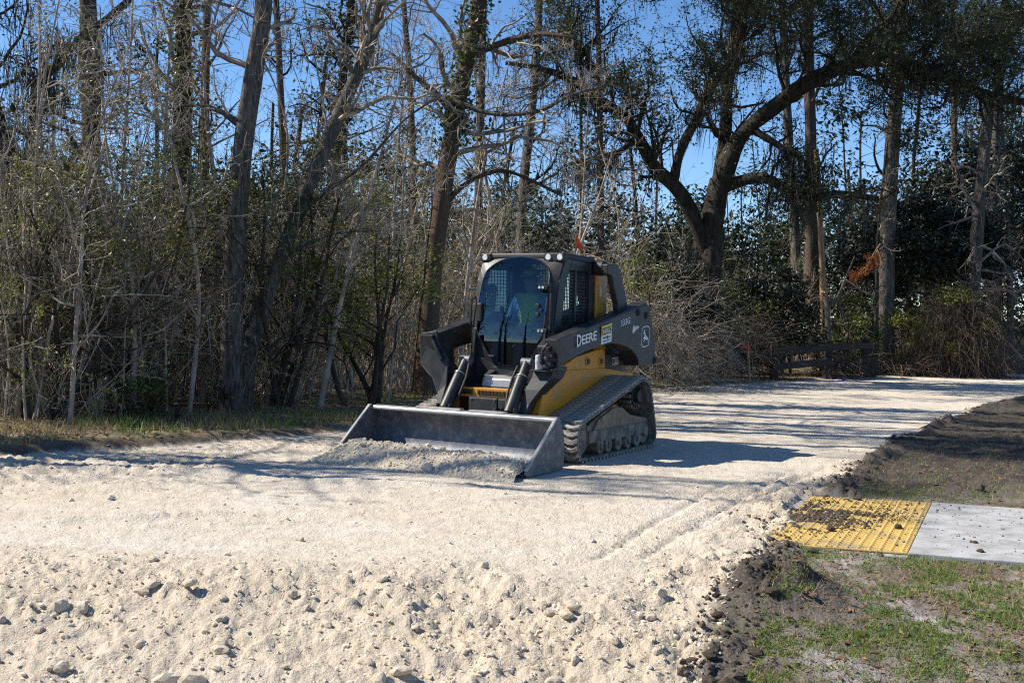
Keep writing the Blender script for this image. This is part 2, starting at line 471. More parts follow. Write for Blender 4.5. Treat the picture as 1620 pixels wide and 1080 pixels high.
# ---------------------------------------------------------------- loose stones and gravel
def pebble_batch(pos, size, g=rng, sub=0):
    bm = bmesh.new(); bmesh.ops.create_icosphere(bm, subdivisions=1 if sub == 0 else 2, radius=1.0)
    bv = np.array([v.co[:] for v in bm.verts]); bf = np.array([[v.index for v in f.verts] for f in bm.faces]); bm.free()
    N, nv = len(pos), len(bv)
    sc = size[:, None] * g.uniform(0.65, 1.25, (N, 3)) * np.array([1, 1, 0.75])
    a = g.uniform(0, 6.28, N); c, s = np.cos(a), np.sin(a)
    sc[:, 2] *= 1.0 if sub == 0 else 1.3
    P = bv[None] * (1 + g.normal(0, 0.13 if sub == 0 else 0.05, (N, nv, 1))) * sc[:, None, :]
    Q = np.stack([P[..., 0] * c[:, None] - P[..., 1] * s[:, None], P[..., 0] * s[:, None] + P[..., 1] * c[:, None], P[..., 2]], -1) + pos[:, None, :]
    F = (bf[None] + (np.arange(N) * nv)[:, None, None]).reshape(-1, 3)
    return Q.reshape(-1, 3), F

def scatter(n, ylo, yhi, dens, tmax=0.62, g=rng, power=1.0):
    """n candidate points in the view wedge kept by a density function"""
    y = ylo * (yhi / ylo) ** g.uniform(0, 1, n) ** power
    x = y * g.uniform(-tmax, tmax, n)
    h, ins, t_, ro = terrain(x, y)
    keep = g.uniform(0, 1, n) < dens(x, y, ins, ro)
    return np.stack([x, y, h], -1)[keep]

p = scatter(44000, 3.9, 16, lambda x, y, i, r: np.where(i > 0, 0.04 + 0.75 * np.maximum(r - .15, 0), np.where(i > -0.12, 0.5, 0)) * sstep(17, 8, y))
sz = np.exp(rng.normal(math.log(0.0072), 0.45, len(p)))
p[:, 2] += sz * 0.15
V, F = pebble_batch(p, np.minimum(sz, 0.022))
tag(link('gravel', np_mesh('gravel', V, F), MATS['stone']), 'pale crushed limestone crumbs strewn over the new road base', kind='stuff')

# countable stones: a few that stand out, each described, then the rest as a group
stone_meshes = []
for k in range(7):
    V, F = pebble_batch(np.zeros((1, 3)), np.array([1.0]), np.random.default_rng(100 + k), sub=1)
    n_ = fbm(V[:, 0] * 1.3 + k, V[:, 1] * 1.3 + V[:, 2], 3, k)[:, None]
    stone_meshes.append(np_mesh('stone', V * (1 + 0.34 * n_), F, smooth=False))
    stone_meshes[-1].materials.append(MATS['stone'])
def put_stone(x, y, r, k, label, group=None, rz=None, flat=0.82):
    o = link('stone', stone_meshes[k], None)
    z = float(zat(x, y)[0])
    r *= 1.25
    o.location = (x, y, z + r * flat * random.uniform(0.15, 0.55)); o.scale = (r * 1.15, r * 0.9, r * flat)
    o.rotation_euler = (random.uniform(-.3, .3), random.uniform(-.3, .3), random.uniform(0, 6.3) if rz is None else rz)
    return tag(o, label, 'stone', group)
STONES = [((268, 1050), 0.045, 'large pale upright limestone lump low in the rubble, left one of a close pair'),
          ((303, 1054), 0.040, 'large rounded limestone lump low in the rubble, right one of a close pair'),
          ((93, 961), 0.042, 'flat white limestone lying alone on the bare slope near the left margin'),
          ((98, 1046), 0.034, 'tan round limestone half buried low down by the left margin'),
          ((350, 1005), 0.030, 'pair-topped pale stone resting in the middle of the left rubble'),
          ((298, 922), 0.030, 'low tan stone sitting on the smooth crest above the left rubble'),
          ((236, 742), 0.045, 'grey rounded stone sitting alone in the tree shadow left of the bucket'),
          ((578, 1040), 0.028, 'tan stone at the foot of the rubble slope below the bucket'),
          ((600, 1062), 0.030, 'brown stone lying lowest in the rubble straight below the bucket'),
          ((1046, 944), 0.026, 'squarish white stone on top of the rubble beside the dark soil heap'),
          ((175, 790), 0.030, 'small orange tinted stone lying on the smooth road left of the bucket'),
          ((1090, 844), 0.014, 'small tan stone alone on the track prints near the yellow panel')]
for k, ((px, py), r, lb) in enumerate(STONES):
    q = ground_at(px, py, -0.03 if py > 900 else 0.0)
    if py > 900:
        for _ in range(4):
            q = ground_at(px, py, float(zat(q.x, q.y)[0]))
    put_stone(q.x, q.y, r, k % 7, lb)
p = scatter(1500, 4.3, 9.5, lambda x, y, i, r: np.where(i > 0.05, 0.02 + 0.55 * np.maximum(r - .3, 0), 0), 0.5)
for k, q in enumerate(p[:100]):
    put_stone(q[0], q[1], float(np.exp(rng.normal(math.log(0.018), 0.35))), k % 7, 'small pale limestone lump lying loose in the foreground rubble', 'limestone lumps in the rubble')

# ---------------------------------------------------------------- sidewalk and yellow tactile panel
TR, BR_, BL_, TL_ = Vector((3.42, 9.62, 0)), Vector((2.53, 7.52, 0)), Vector((1.62, 7.77, 0)), Vector((2.5, 9.82, 0))
def slab(name, pts, z0, z1, m_, parent=None):
    V = np.array([(p_[0], p_[1], z0) for p_ in pts] + [(p_[0], p_[1], z1) for p_ in pts])
    n = len(pts)
    me = bpy.data.meshes.new(name)
    me.from_pydata(V.tolist(), [], [tuple(range(n - 1, -1, -1)), tuple(range(n, 2 * n))] + [(i, (i + 1) % n, n + (i + 1) % n, n + i) for i in range(n)])
    o = link(name, me, m_, parent)
    b = o.modifiers.new('bevel', 'BEVEL'); b.width = 0.006; b.segments = 2; b.limit_method = 'ANGLE'
    return o
e_out = Vector((0.945, -0.327, 0))
for k in range(4):
    a0, a1 = 1.5 * k + (0.004 if k == 0 else 0.0), 1.5 * (k + 1) - 0.012
    tag(slab('sidewalk', [BR_ + e_out * a0, BR_ + e_out * a1, TR + e_out * a1, TR + e_out * a0], -0.12, 0.006, MATS['concrete']), kind='structure')
border = tag(slab('sidewalk', [BL_ + Vector((-0.06, 0.0, 0)), BR_ + Vector((-0.025, -0.085, 0)), TR + Vector((0.03, 0.085, 0)), TL_ + Vector((-0.06, 0.1, 0))], -0.12, -0.012, MATS['concrete']), kind='structure')
pan = thing('tactile_panel', 'yellow dimpled tactile paving panel smeared with dark soil beside the sidewalk', 'paving panel', (BR_.x, BR_.y, 0.0))
sh = [p_ - BR_ for p_ in (BL_, BR_, TR, TL_)]
slab('plate', sh, -0.011, 0.004, MATS['paver_yellow'], pan)
bm = bmesh.new()
nu, nv_ = 14, 32
for i in range(nu):
    for j in range(nv_):
        a = (i + 0.5) / nu; b = (j + 0.5) / nv_
        q = (BR_.lerp(BL_, a)).lerp(TR.lerp(TL_, a), b) - BR_
        bmesh.ops.create_cone(bm, cap_ends=True, segments=7, radius1=0.0155, radius2=0.008, depth=0.009, matrix=Matrix.Translation(q + Vector((0, 0, 0.0085))))
me = bpy.data.meshes.new('dimples'); bm.to_mesh(me); bm.free()
tag(link('dimples', me, MATS['paver_yellow'], pan), kind='stuff')

# dark soil crumbs: on the panel and along the dug edge
def soil_d(x, y, i, r):
    onpan = np.exp(-(((x - 2.15) / 0.5) ** 2 + ((y - 8.75) / 0.42) ** 2)) * (x > 1.6) * sstep(-.2, .3, fbm(x * 4, y * 3, 2, 7))
    return np.clip(np.where((i < 0.05) & (i > -0.30) & (x > 0.4), 0.36, 0) * (1 - (np.abs((x - 3.0) * 0.36 + (y - 8.6) * 0.93) < 1.1) * .6) + 0.9 * onpan, 0, 1)
p = scatter(110000, 4.6, 20, soil_d, 0.5)
gp = np.random.default_rng(17); pp = np.stack([gp.normal(2.12, .34, 9000), gp.normal(8.82, .30, 9000), np.zeros(9000)], 1)
pp[:, 0] += (pp[:, 1] - 8.82) * .5
kk = np.abs((pp[:, 0] - 3.0) * 0.36 + (pp[:, 1] - 8.6) * 0.93) < 1.05
kk &= (pp[:, 0] > 1.66 + (pp[:, 1] - 7.8) * .42)
kk &= (fbm(pp[:, 0] * 5, pp[:, 1] * 4, 3, 8) > -.18) & (pp[:, 0] < 2.55 + (pp[:, 1] - 7.52) * .42)
ps = np.stack([gp.uniform(2.5, 6, 700), gp.uniform(7.0, 9.7, 700), np.zeros(700)], 1); ps = ps[np.abs((ps[:, 0] - 3.0) * 0.36 + (ps[:, 1] - 8.6) * 0.93) < 1.02]
pp = np.concatenate([pp[kk], ps]); p = np.concatenate([p, pp]); npad = len(pp)
on = (np.abs((p[:, 0] - 3.0) * 0.36 + (p[:, 1] - 8.6) * 0.93) < 1.08) & (p[:, 0] > 1.75)
p[on, 2] = 0.006
sz = np.exp(rng.normal(math.log(0.0085), 0.6, len(p))); sz[on] *= 0.75; sz[-npad:] = np.exp(gp.normal(math.log(0.0055), .45, npad))
V, F = pebble_batch(p + np.array([0, 0, 0.002]), np.minimum(sz, 0.035))
tag(link('soil_crumbs', np_mesh('soil_crumbs', V, F), MATS['soil']), 'dark crumbled soil strewn along the dug road edge and over the panel', kind='stuff')
soil_meshes = []
for k in range(5):
    V, F = pebble_batch(np.zeros((1, 3)), np.array([1.0]), np.random.default_rng(200 + k), sub=1)
    n_ = fbm(V[:, 0] * 1.6 + k, V[:, 1] * 1.6 + V[:, 2], 3, 50 + k)[:, None]
    me = np_mesh('soil_clod', V * (1 + 0.4 * n_), F); me.materials.append(MATS['soil']); soil_meshes.append(me)
def put_clod(x, y, r, k, label, group=None):
    o = link('soil_clod', soil_meshes[k % 5], None)
    z = float(zat(x, y)[0])
    if abs((x - 3.0) * 0.36 + (y - 8.6) * 0.93) < 1.08 and x > 1.7: z = 0.004
    o.location = (x, y, z + r * 0.4); o.scale = (r, r * 0.85, r * 0.7); o.rotation_euler = (0, 0, random.uniform(0, 6.3))
    return tag(o, label, 'soil clod', group)
p = scatter(900, 5.3, 14, lambda x, y, i, r: np.where((i < 0.0) & (i > -0.36) & (x > 0.9), 0.5, 0), 0.45)
for k, q in enumerate(p[:60]):
    put_clod(q[0], q[1], float(np.exp(rng.normal(math.log(0.024), 0.4))), k, 'dark crumbly soil clod lying on the dug bank along the right edge of the road', 'soil clods along the road edge')
for k, (px, py, r, lb) in enumerate([(1551, 874, 0.026, 'small black soil clod on the pale concrete near its lower edge'), (1543, 860, 0.018, 'tiny black soil clod on the pale concrete, upper one of two'), (1421, 837, 0.03, 'black soil clod on the yellow panel near its right edge'),
                                     (1286, 872, 0.035, 'brown clod lying just below the lower edge of the yellow panel'), (1549, 779, 0.05, 'large dark soil clod on the grass beyond the concrete walk')]):
    q = ground_at(px, py, 0.0); put_clod(q.x, q.y, r, k, lb)

# ---------------------------------------------------------------- grass and litter
def blades(pos, ln, g=rng, wd=0.005, lean=0.6):
    N = len(pos)
    a = g.uniform(0, 6.28, N); d = np.stack([np.cos(a), np.sin(a), np.zeros(N)], -1)
    b = g.uniform(0, 6.28, N); tip = np.stack([np.cos(b), np.sin(b), np.zeros(N)], -1) * (ln * g.uniform(0.1, lean, N))[:, None]
    tip[:, 2] = ln
    V = np.stack([pos - d * wd, pos + d * wd, pos + tip], 1).reshape(-1, 3)
    return V, np.arange(N * 3).reshape(N, 3)
def grass_d(x, y, i, r):
    sl = sstep(0.1, 0.0, np.abs((x - 3.0) * 0.36 + (y - 8.6) * 0.93) - 1.15)
    k = sstep(-0.24, 0.34, 0.65 * fbm(x * 3.6 + 7, y * 4.6, 4, 81) + 0.55 * fbm(x * 11, y * 13, 3, 83)) * sstep(-0.7, -0.15, fbm(x * 1.1, y * 1.3, 2, 181))
    bd = sstep(9.6, 10.6, y)
    return np.where((i < -0.28) & (x > 0.3), k, 0) * (1 - sl) * (1 - 0.75 * bd)
p = scatter(740000, 4.5, 20, grass_d, 0.5)
V, F = blades(p - np.array([0, 0, .004]), rng.uniform(0.008, 0.03, len(p)), wd=0.0035, lean=1.3)
tag(link('grass', np_mesh('grass', V, F), MATS['grass']), 'short green grass in patches on the sandy verge', kind='stuff')
p = scatter(170000, 4.5, 20, lambda x, y, i, r: np.where((i < -0.25) & (x > 0.3), 0.35, 0) * (np.abs((x - 3.0) * 0.36 + (y - 8.6) * 0.93) > 1.12) * 1.0, 0.5)
V, F = leaf_cards(p + np.array([0, 0, .004]), np.minimum(np.exp(rng.normal(math.log(.024), .45, len(p))), .09), flat=0.8, aspect=0.4)
p2 = scatter(60000, 10.5, 30, lambda x, y, i, r: np.where((i < -0.15) & (x < 0.72 * (y - 18) + 3), 0.35, 0), 0.62)
V2, F2 = leaf_cards(p2 + np.array([0, 0, .01]), np.full(len(p2), 0.06), flat=0.6, aspect=0.5)
V, F = joinm([(V, F), (V2, F2)])
tag(link('leaf_litter', np_mesh('leaf_litter', V, F), MATS['dead_leaf']), 'brown fallen leaves scattered over the verges', kind='stuff')
p = scatter(130000, 10.5, 40, lambda x, y, i, r: np.where((i < -0.2) & (i > -2.6) & (x < 0.72 * (y - 18) + 3), sstep(-.3, .3, fbm(x * 1.5, y * 1.5, 3, 33)), 0), 0.62)
V, F = blades(p, rng.uniform(0.04, 0.14, len(p)), wd=0.006, lean=0.9)
tag(link('dry_weeds', np_mesh('dry_weeds', V, F), MATS['dry_grass']), 'straw coloured weeds and grass along the edge of the wood', kind='stuff')
p = scatter(160000, 4.5, 20, lambda x, y, i, r: np.where((i < -0.25) & (x > 0.3), 0.22, 0) * (np.abs((x - 3.0) * 0.36 + (y - 8.6) * 0.93) > 1.14), 0.5)
V, F = blades(p, rng.uniform(0.012, 0.05, len(p)), wd=0.0025, lean=1.8)
tag(link('straw', np_mesh('straw', V, F), MATS['dry_grass']), 'dry straw and dead blades among the grass of the sandy verge', kind='stuff')
p = scatter(60000, 10.5, 45, lambda x, y, i, r: np.where((i < -0.3) & (i > -2.2) & (x < 0.72 * (y - 18) + 3), sstep(0.05, .4, fbm(x * 1.1 + 5, y * 1.1, 3, 34)), 0), 0.62)
V, F = blades(p, rng.uniform(0.04, 0.16, len(p)), wd=0.007, lean=0.9)
tag(link('verge_grass', np_mesh('verge_grass', V, F), MATS['grass']), 'fresh green grass and weeds along the edge of the wood', kind='stuff')
# ================================================================ TRACK LOADER
mat('black_paint', (0.020, 0.021, 0.024), (0.026, 0.026, 0.027), scale=5, rough=0.44, c3=(0.15, 0.13, 0.105), s3=9, f3=0.18, bump=0.0008, bscale=60, coat=0.0, spec=0.4)
mat('dark_panel', (0.042, 0.036, 0.031), (0.034, 0.030, 0.026), scale=4, rough=0.5, c3=(0.10, 0.085, 0.07), s3=16, f3=0.35, bump=0.0005, bscale=80)
mat('steel_worn', (0.068, 0.080, 0.105), (0.125, 0.132, 0.15), scale=5, rough=0.5, metal=0.35, c3=(0.34, 0.31, 0.27), s3=14, f3=0.5, bump=0.0015, bscale=60)
mat('steel_edge', (0.34, 0.345, 0.36), (0.46, 0.44, 0.41), scale=7, rough=0.36, metal=0.5, c3=(0.5, 0.46, 0.4), s3=18, f3=0.5)
mat('yellow_paint', (0.64, 0.255, 0.004), (0.56, 0.225, 0.008), scale=6, rough=0.42, c3=(0.36, 0.25, 0.14), s3=6, f3=0.5, coat=0.1)
mat('rubber', (0.085, 0.08, 0.075), (0.17, 0.15, 0.125), scale=9, rough=0.72, c3=(0.40, 0.36, 0.30), s3=22, f3=0.55, bump=0.003, bscale=50, spec=0.35)
mat('track_lug', (0.17, 0.16, 0.15), (0.34, 0.31, 0.27), scale=7, rough=0.6, c3=(0.46, 0.42, 0.36), s3=18, f3=0.6, bump=0.003, bscale=50, spec=0.4)
mat('undercarriage', (0.10, 0.085, 0.07), (0.24, 0.205, 0.16), scale=6, rough=0.9, c3=(0.36, 0.31, 0.25), s3=16, f3=0.6, bump=0.004, bscale=40)
mat('packed_dirt', (0.30, 0.235, 0.165), (0.20, 0.16, 0.115), scale=10, rough=1.0, bump=0.012, bscale=30, c3=(0.4, 0.33, 0.25), s3=30, f3=0.4, spec=0.1)
mat('black_plastic', (0.012, 0.012, 0.013), None, rough=0.55)
mat('interior', (0.025, 0.025, 0.026), None, rough=0.8)
mat('chrome', (0.75, 0.75, 0.76), None, rough=0.18, metal=1.0)
mat('white_cloth', (0.70, 0.70, 0.70), (0.5, 0.5, 0.5), scale=30, rough=0.9)
mat('lens', (0.82, 0.82, 0.80), (0.62, 0.62, 0.6), scale=80, rough=0.12, spec=0.8)
mat('decal_white', (0.72, 0.72, 0.72), None, rough=0.5)
mat('decal_yellow', (0.75, 0.60, 0.03), None, rough=0.5)
mat('decal_black', (0.02, 0.02, 0.02), None, rough=0.5)
mat('decal_orange', (0.75, 0.22, 0.03), None, rough=0.5)
mat('flag_orange', (0.90, 0.13, 0.03), None, rough=0.8, transl=0.4)
mat('skin', (0.42, 0.24, 0.16), (0.38, 0.2, 0.13), scale=30, rough=0.55)
mat('vest', (0.42, 0.52, 0.10), None, rough=0.8)
mat('shirt', (0.16, 0.27, 0.42), (0.12, 0.22, 0.36), scale=20, rough=0.9)
mat('jeans', (0.04, 0.06, 0.12), None, rough=0.9)
mat('wood_stake', (0.36, 0.25, 0.14), (0.26, 0.18, 0.1), scale=6, stretch=(8, 8, 1), rough=0.85)
mat('fence_wood', (0.018, 0.016, 0.014), (0.04, 0.034, 0.028), scale=5, rough=0.9, stretch=(1, 6, 6), bump=0.004, bscale=20)
mat('bloodless_hair', (0.05, 0.035, 0.025), None, rough=0.8)
M_ = bpy.data.materials.new('tinted_glass'); M_.use_nodes = True
n = M_.node_tree.nodes; l = M_.node_tree.links
n.remove(n['Principled BSDF'])
tr = n.new('ShaderNodeBsdfTransparent'); tr.inputs[0].default_value = (0.42, 0.62, 0.70, 1)
gl = n.new('ShaderNodeBsdfGlossy'); gl.inputs['Roughness'].default_value = 0.015; gl.inputs[0].default_value = (0.72, 0.90, 1.0, 1)
fr = n.new('ShaderNodeFresnel'); fr.inputs[0].default_value = 1.55
ad = n.new('ShaderNodeMath'); ad.operation = 'MULTIPLY_ADD'; ad.inputs[1].default_value = 1.1; ad.inputs[2].default_value = 0.02
l.new(fr.outputs[0], ad.inputs[0])
mx = n.new('ShaderNodeMixShader'); l.new(ad.outputs[0], mx.inputs[0]); l.new(tr.outputs[0], mx.inputs[1]); l.new(gl.outputs[0], mx.inputs[2])
l.new(mx.outputs[0], n['Material Output'].inputs[0])
MATS['tinted_glass'] = M_

# ================================================================ WOOD
mat('bark_grey', (0.19, 0.165, 0.14), (0.07, 0.058, 0.047), scale=7, rough=0.95, stretch=(5, 5, 0.8), bump=0.06, bscale=9, c3=(0.34, 0.325, 0.29), s3=6, f3=0.55, spec=0.1)
mat('bark_pine', (0.17, 0.115, 0.08), (0.06, 0.042, 0.03), scale=6, rough=0.95, stretch=(5, 5, 0.9), bump=0.06, bscale=9, c3=(0.28, 0.24, 0.2), s3=6, f3=0.5, spec=0.1)
mat('bark_dark', (0.06, 0.05, 0.04), (0.03, 0.026, 0.02), scale=6, rough=0.95, stretch=(2, 2, 0.8), bump=0.03, bscale=12, c3=(0.12, 0.12, 0.09), s3=5, f3=0.4, spec=0.1)
mat('bark_snag', (0.42, 0.27, 0.16), (0.25, 0.16, 0.10), scale=4, rough=0.9, stretch=(4, 4, 0.5), bump=0.01, bscale=12, spec=0.1)
mat('twig', (0.50, 0.425, 0.335), (0.19, 0.15, 0.115), scale=3, rough=0.9, island=0.35, spec=0.1)
mat('twig_dark', (0.085, 0.067, 0.05), (0.045, 0.036, 0.027), scale=3, rough=0.95, island=0.3, spec=0.1)
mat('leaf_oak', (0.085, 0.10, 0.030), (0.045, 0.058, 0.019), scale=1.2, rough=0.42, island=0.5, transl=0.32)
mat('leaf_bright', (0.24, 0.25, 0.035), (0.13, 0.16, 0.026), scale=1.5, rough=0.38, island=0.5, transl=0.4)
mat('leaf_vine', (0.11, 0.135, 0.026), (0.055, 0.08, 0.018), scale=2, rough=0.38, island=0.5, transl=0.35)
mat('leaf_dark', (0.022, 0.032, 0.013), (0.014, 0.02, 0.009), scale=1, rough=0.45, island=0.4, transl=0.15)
mat('needles', (0.042, 0.065, 0.022), (0.03, 0.045, 0.016), scale=1, rough=0.6, island=0.4, transl=0.2)
mat('moss', (0.16, 0.155, 0.135), (0.10, 0.095, 0.08), scale=3, rough=1.0, island=0.3, transl=0.2, spec=0.05)
mat('far_leaf', (0.032, 0.048, 0.026), (0.022, 0.03, 0.018), scale=0.3, rough=0.7, island=0.4, transl=0.2)
mat('dead_needles', (0.30, 0.10, 0.025), None, rough=0.8, island=0.4, transl=0.3)
mat('brush_vine', (0.17, 0.13, 0.10), (0.10, 0.075, 0.055), scale=3, rough=0.95, island=0.35, spec=0.1)

def smooth_path(P, n):
    """Catmull-Rom resampling of an (k,3) path to n points"""
    P = np.asarray(P, float); k = len(P)
    ext = np.vstack([2 * P[0] - P[1], P, 2 * P[-1] - P[-2]])
    seg = np.r_[0, np.cumsum(np.linalg.norm(np.diff(P, axis=0), axis=1))]
    s = np.linspace(0, seg[-1], n); i = np.clip(np.searchsorted(seg, s, 'right') - 1, 0, k - 2)
    t = ((s - seg[i]) / (seg[i + 1] - seg[i] + 1e-9))[:, None]
    p0, p1, p2, p3 = ext[i], ext[i + 1], ext[i + 2], ext[i + 3]
    return 0.5 * (2 * p1 + (p2 - p0) * t + (2 * p0 - 5 * p1 + 4 * p2 - p3) * t ** 2 + (3 * p1 - p0 - 3 * p2 + p3) * t ** 3)

def photo_path(pts, d):
    """points of a stem seen in the photograph, standing d metres away (d may vary along it)"""
    ds = d if hasattr(d, '__len__') else [d] * len(pts)
    return [np.array(sight(px, py, dd)) for (px, py), dd in zip(pts, ds)]

def stem_mesh(name, P, r0, r1, n=40, sides=14, flare=1.0, knob=0.06, seed=0, power=1.0):
    Q = smooth_path(P, n)
    t = np.linspace(0, 1, n)
    r = r0 + (r1 - r0) * t ** power
    g = np.random.default_rng(seed)
    r = r * (1 + knob * np.interp(np.linspace(0, 12, n), np.arange(13), g.normal(0, 1, 13)))
    if flare > 1: r = r * (1 + (flare - 1) * np.exp(-t * n / 2.0 * 0.9))
    V, F = tubes(Q[None], r[None], sides)
    V = V.reshape(n, sides, 3); c = Q[:, None, :]
    ang = np.arange(sides) * 2 * np.pi / sides
    lob = 1 + 0.06 * np.sin(ang * 3 + seed)[None, :, None] + knob * 0.5 * g.normal(0, 1, (n, sides, 1))
    V = (c + (V - c) * lob).reshape(-1, 3)
    tip = np.arange(sides) + (n - 1) * sides
    V = np.vstack([V, Q[-1][None] + np.array([[0, 0, r[-1] * .3]])]); k = len(V) - 1
    cap = np.stack([tip, np.roll(tip, -1), np.full(sides, k)], 1)
    return np_mesh(name, V, [F, cap], True), Q, r

def rel(V, base):
    return V - np.asarray(base)[None]

class Tree:
    def __init__(s, name, label, pts, d, w0, w1, H, bark, seed, flare=1.35, cat='tree', knob=0.05, n=44, group=None):
        P = photo_path(pts, d)
        s.base = np.array([P[0][0], P[0][1], 0.0]); P[0] = P[0].copy(); P[0][2] = -0.15
        dd = d if not hasattr(d, '__len__') else d[0]
        s.d = dd; s.g = np.random.default_rng(seed)
        r0, r1 = w0 / 2 * dd / F_PX, w1 / 2 * dd / F_PX
        s.ztop_seen = P[-1][2]
        if H and H > P[-1][2]:
            dv = (P[-1] - P[-2]); dv = dv / np.linalg.norm(dv); dv = dv * np.array([.6, .6, 1])
            while P[-1][2] < H - 0.3:
                dv = dv + np.array([s.g.normal(0, .05), s.g.normal(0, .05), 0.0]); P.append(P[-1] + dv / np.linalg.norm(dv) * min(2.2, H - P[-1][2]))
            frac = s.ztop_seen / H
            r1 = max(r1 * 0.35, 0.015)
        s.root = thing(name, label, cat, tuple(s.base), group=group)
        me, s.Q, s.r = stem_mesh('trunk', [p - s.base for p in P], r0, r1, n=n, flare=flare, seed=seed, knob=knob, power=1.0 if H else 1)
        s.trunk = link('trunk', me, MATS[bark], s.root)
        s.bark = bark
    def limb(s, pts, d, w0, w1, bark=None, n=30, name='limb', knob=0.08):
        P = [p - s.base for p in photo_path(pts, d)]
        dd = d if not hasattr(d, '__len__') else d[0]
        me, Q, r = stem_mesh(name, P, w0 / 2 * dd / F_PX, w1 / 2 * dd / F_PX, n=n, sides=10, seed=len(s.root.children) + 3, knob=knob)
        link(name, me, MATS[bark or s.bark], s.root)
        return Q, r
    def branches(s, Q=None, r=None, lo=0.15, hi=1.0, n1=18, len1=1.6, n2=5, n3=5, ang=1.0, curl=0.26, grav=0.05, mat_='twig', name='branches', rmax=0.05, rf=0.4):
        Q = s.Q if Q is None else Q; r = s.r if r is None else r
        g = s.g; n1 = max(6, int(n1 * .95)); n2 = n2 if n2 < 6 else n2 - 1
        P1, R1 = spawn(Q[None], r[None], n1, lo, hi, ang, 1.0, n=8, curl=curl, grav=grav, rf=rf, g=g, plen=np.array([len1]))
        R1 = np.minimum(R1, rmax * np.linspace(1, .3, R1.shape[1])[None])
        out = [tubes(P1, R1, 4)]
        P2, R2 = spawn(P1, R1, n2, 0.2, 1, 0.9, 0.5, n=5, curl=curl * 1.2, grav=grav, g=g); R2 = np.maximum(R2, 0.004)
        out.append(tubes(P2, R2, 3))
        tips = P2
        if n3:
            P3, R3 = spawn(P2, R2, n3, 0.2, 1, 0.9, 0.55, n=3, curl=curl * 1.3, grav=grav, g=g); R3 = np.maximum(R3, 0.0028)
            out.append(tubes(P3, R3, 3)); tips = P3
        V, F = joinm(out)
        o = tag(link(name, np_mesh(name, V, F, True), MATS[mat_], s.root), kind='stuff')
        return P1, P2, tips
    def leaves(s, tips, per, size, spread, m_, name='crown', flat=0.3, aspect=0.5):
        pts = tips[:, 1:, :].reshape(-1, 3)
        pts = np.repeat(pts, per, axis=0); pts = pts + s.g.normal(0, spread, pts.shape)
        V, F = leaf_cards(pts, np.full(len(pts), size), s.g, flat=flat, aspect=aspect)
        return tag(link(name, np_mesh(name, V, F), MATS[m_], s.root), kind='stuff')
    def ivy(s, lo, hi, n, size, m_='leaf_vine', out=0.12, name='ivy_leaves'):
        t = s.g.uniform(lo, hi, n) * (len(s.Q) - 1); k = np.minimum(t.astype(int), len(s.Q) - 2); f = (t - k)[:, None]
        c = s.Q[k] * (1 - f) + s.Q[k + 1] * f; rr = s.r[k]
        a = s.g.uniform(0, 6.28, n); e = rr + np.abs(s.g.normal(0, out, n))
        c = c + np.stack([np.cos(a) * e, np.sin(a) * e, s.g.normal(0, .05, n)], 1)
        V, F = leaf_cards(c, np.full(n, size), s.g, flat=0.2, aspect=0.8)
        return tag(link(name, np_mesh(name, V, F), MATS[m_], s.root), kind='stuff')
    def needles(s, tips, per=16, ln=0.2, m_='needles', name='crown', wd=0.006):
        e = tips[:, -1, :]; dirn = unit(tips[:, -1, :] - tips[:, -2, :])
        mid = tips[:, tips.shape[1] // 2, :]
        e = np.concatenate([e, mid]); dirn = np.concatenate([dirn, dirn])
        N = len(e) * per
        c = np.repeat(e, per, 0); dv = unit(np.repeat(dirn, per, 0) * 0.7 + s.g.normal(0, 0.6, (N, 3)))
        sd = unit(np.cross(dv, s.g.normal(0, 1, (N, 3)))) * wd
        V = np.stack([c - sd, c + sd, c + dv * (ln * s.g.uniform(.6, 1.2, N))[:, None]], 1).reshape(-1, 3)
        return tag(link(name, np_mesh(name, V, np.arange(N * 3).reshape(N, 3)), MATS[m_], s.root), kind='stuff')
    def moss(s, pts, n, ln=0.5, w_=0.006, spread=0.15, name='hanging_moss'):
        g = s.g
        src = pts.reshape(-1, 3); src = src[g.integers(0, len(src), n)] + g.normal(0, spread, (n, 3)) * np.array([1, 1, .3])
        P = grow(src, np.tile([0, 0, -1.0], (n, 1)) + g.normal(0, .25, (n, 3)), ln * g.uniform(.3, 1.5, n), 5, 0.16, -0.5, g)
        Rm = (w_ * g.uniform(.5, 1.6, n))[:, None] * np.array([.5, 1.0, .9, .55, .1])[None]
        V, F = tubes(P, Rm, 3)
        return tag(link(name, np_mesh(name, V, F), MATS['moss'], s.root), kind='stuff')

# ---- trees one can pick out, from the left
t = Tree('live_oak_tree', 'dark leaning live oak with mossy forked limbs at the far left edge', [(40, 650), (36, 400), (30, 335), (10, 235), (-14, 150), (-40, 40)], 17.5, 34, 26, 9, 'bark_dark', 1)
Q1, r1 = t.limb([(30, 350), (37, 290), (47, 240), (62, 135), (90, 105), (128, 60), (170, 30), (210, -5)], [17.5, 17.5, 17.4, 17.2, 17, 17, 16.8, 16.8], 20, 9)
Q2, r2 = t.limb([(62, 150), (100, 185), (150, 200), (210, 205)], 17.2, 8, 3)
a1, a2, a3 = t.branches(Q1, r1, 0.2, 1, 16, 1.1, 6, 6, mat_='twig_dark', grav=0)
b1, b2, b3 = t.branches(lo=.45, hi=1, n1=16, len1=1.8, n2=6, n3=6, mat_='twig_dark')
t.leaves(np.concatenate([b3, a3]), 1, 0.06, 0.08, 'leaf_oak'); t.moss(np.concatenate([a1, b1, Q1[None, ::3][:, :8]]), 1100, 0.5, 0.006)

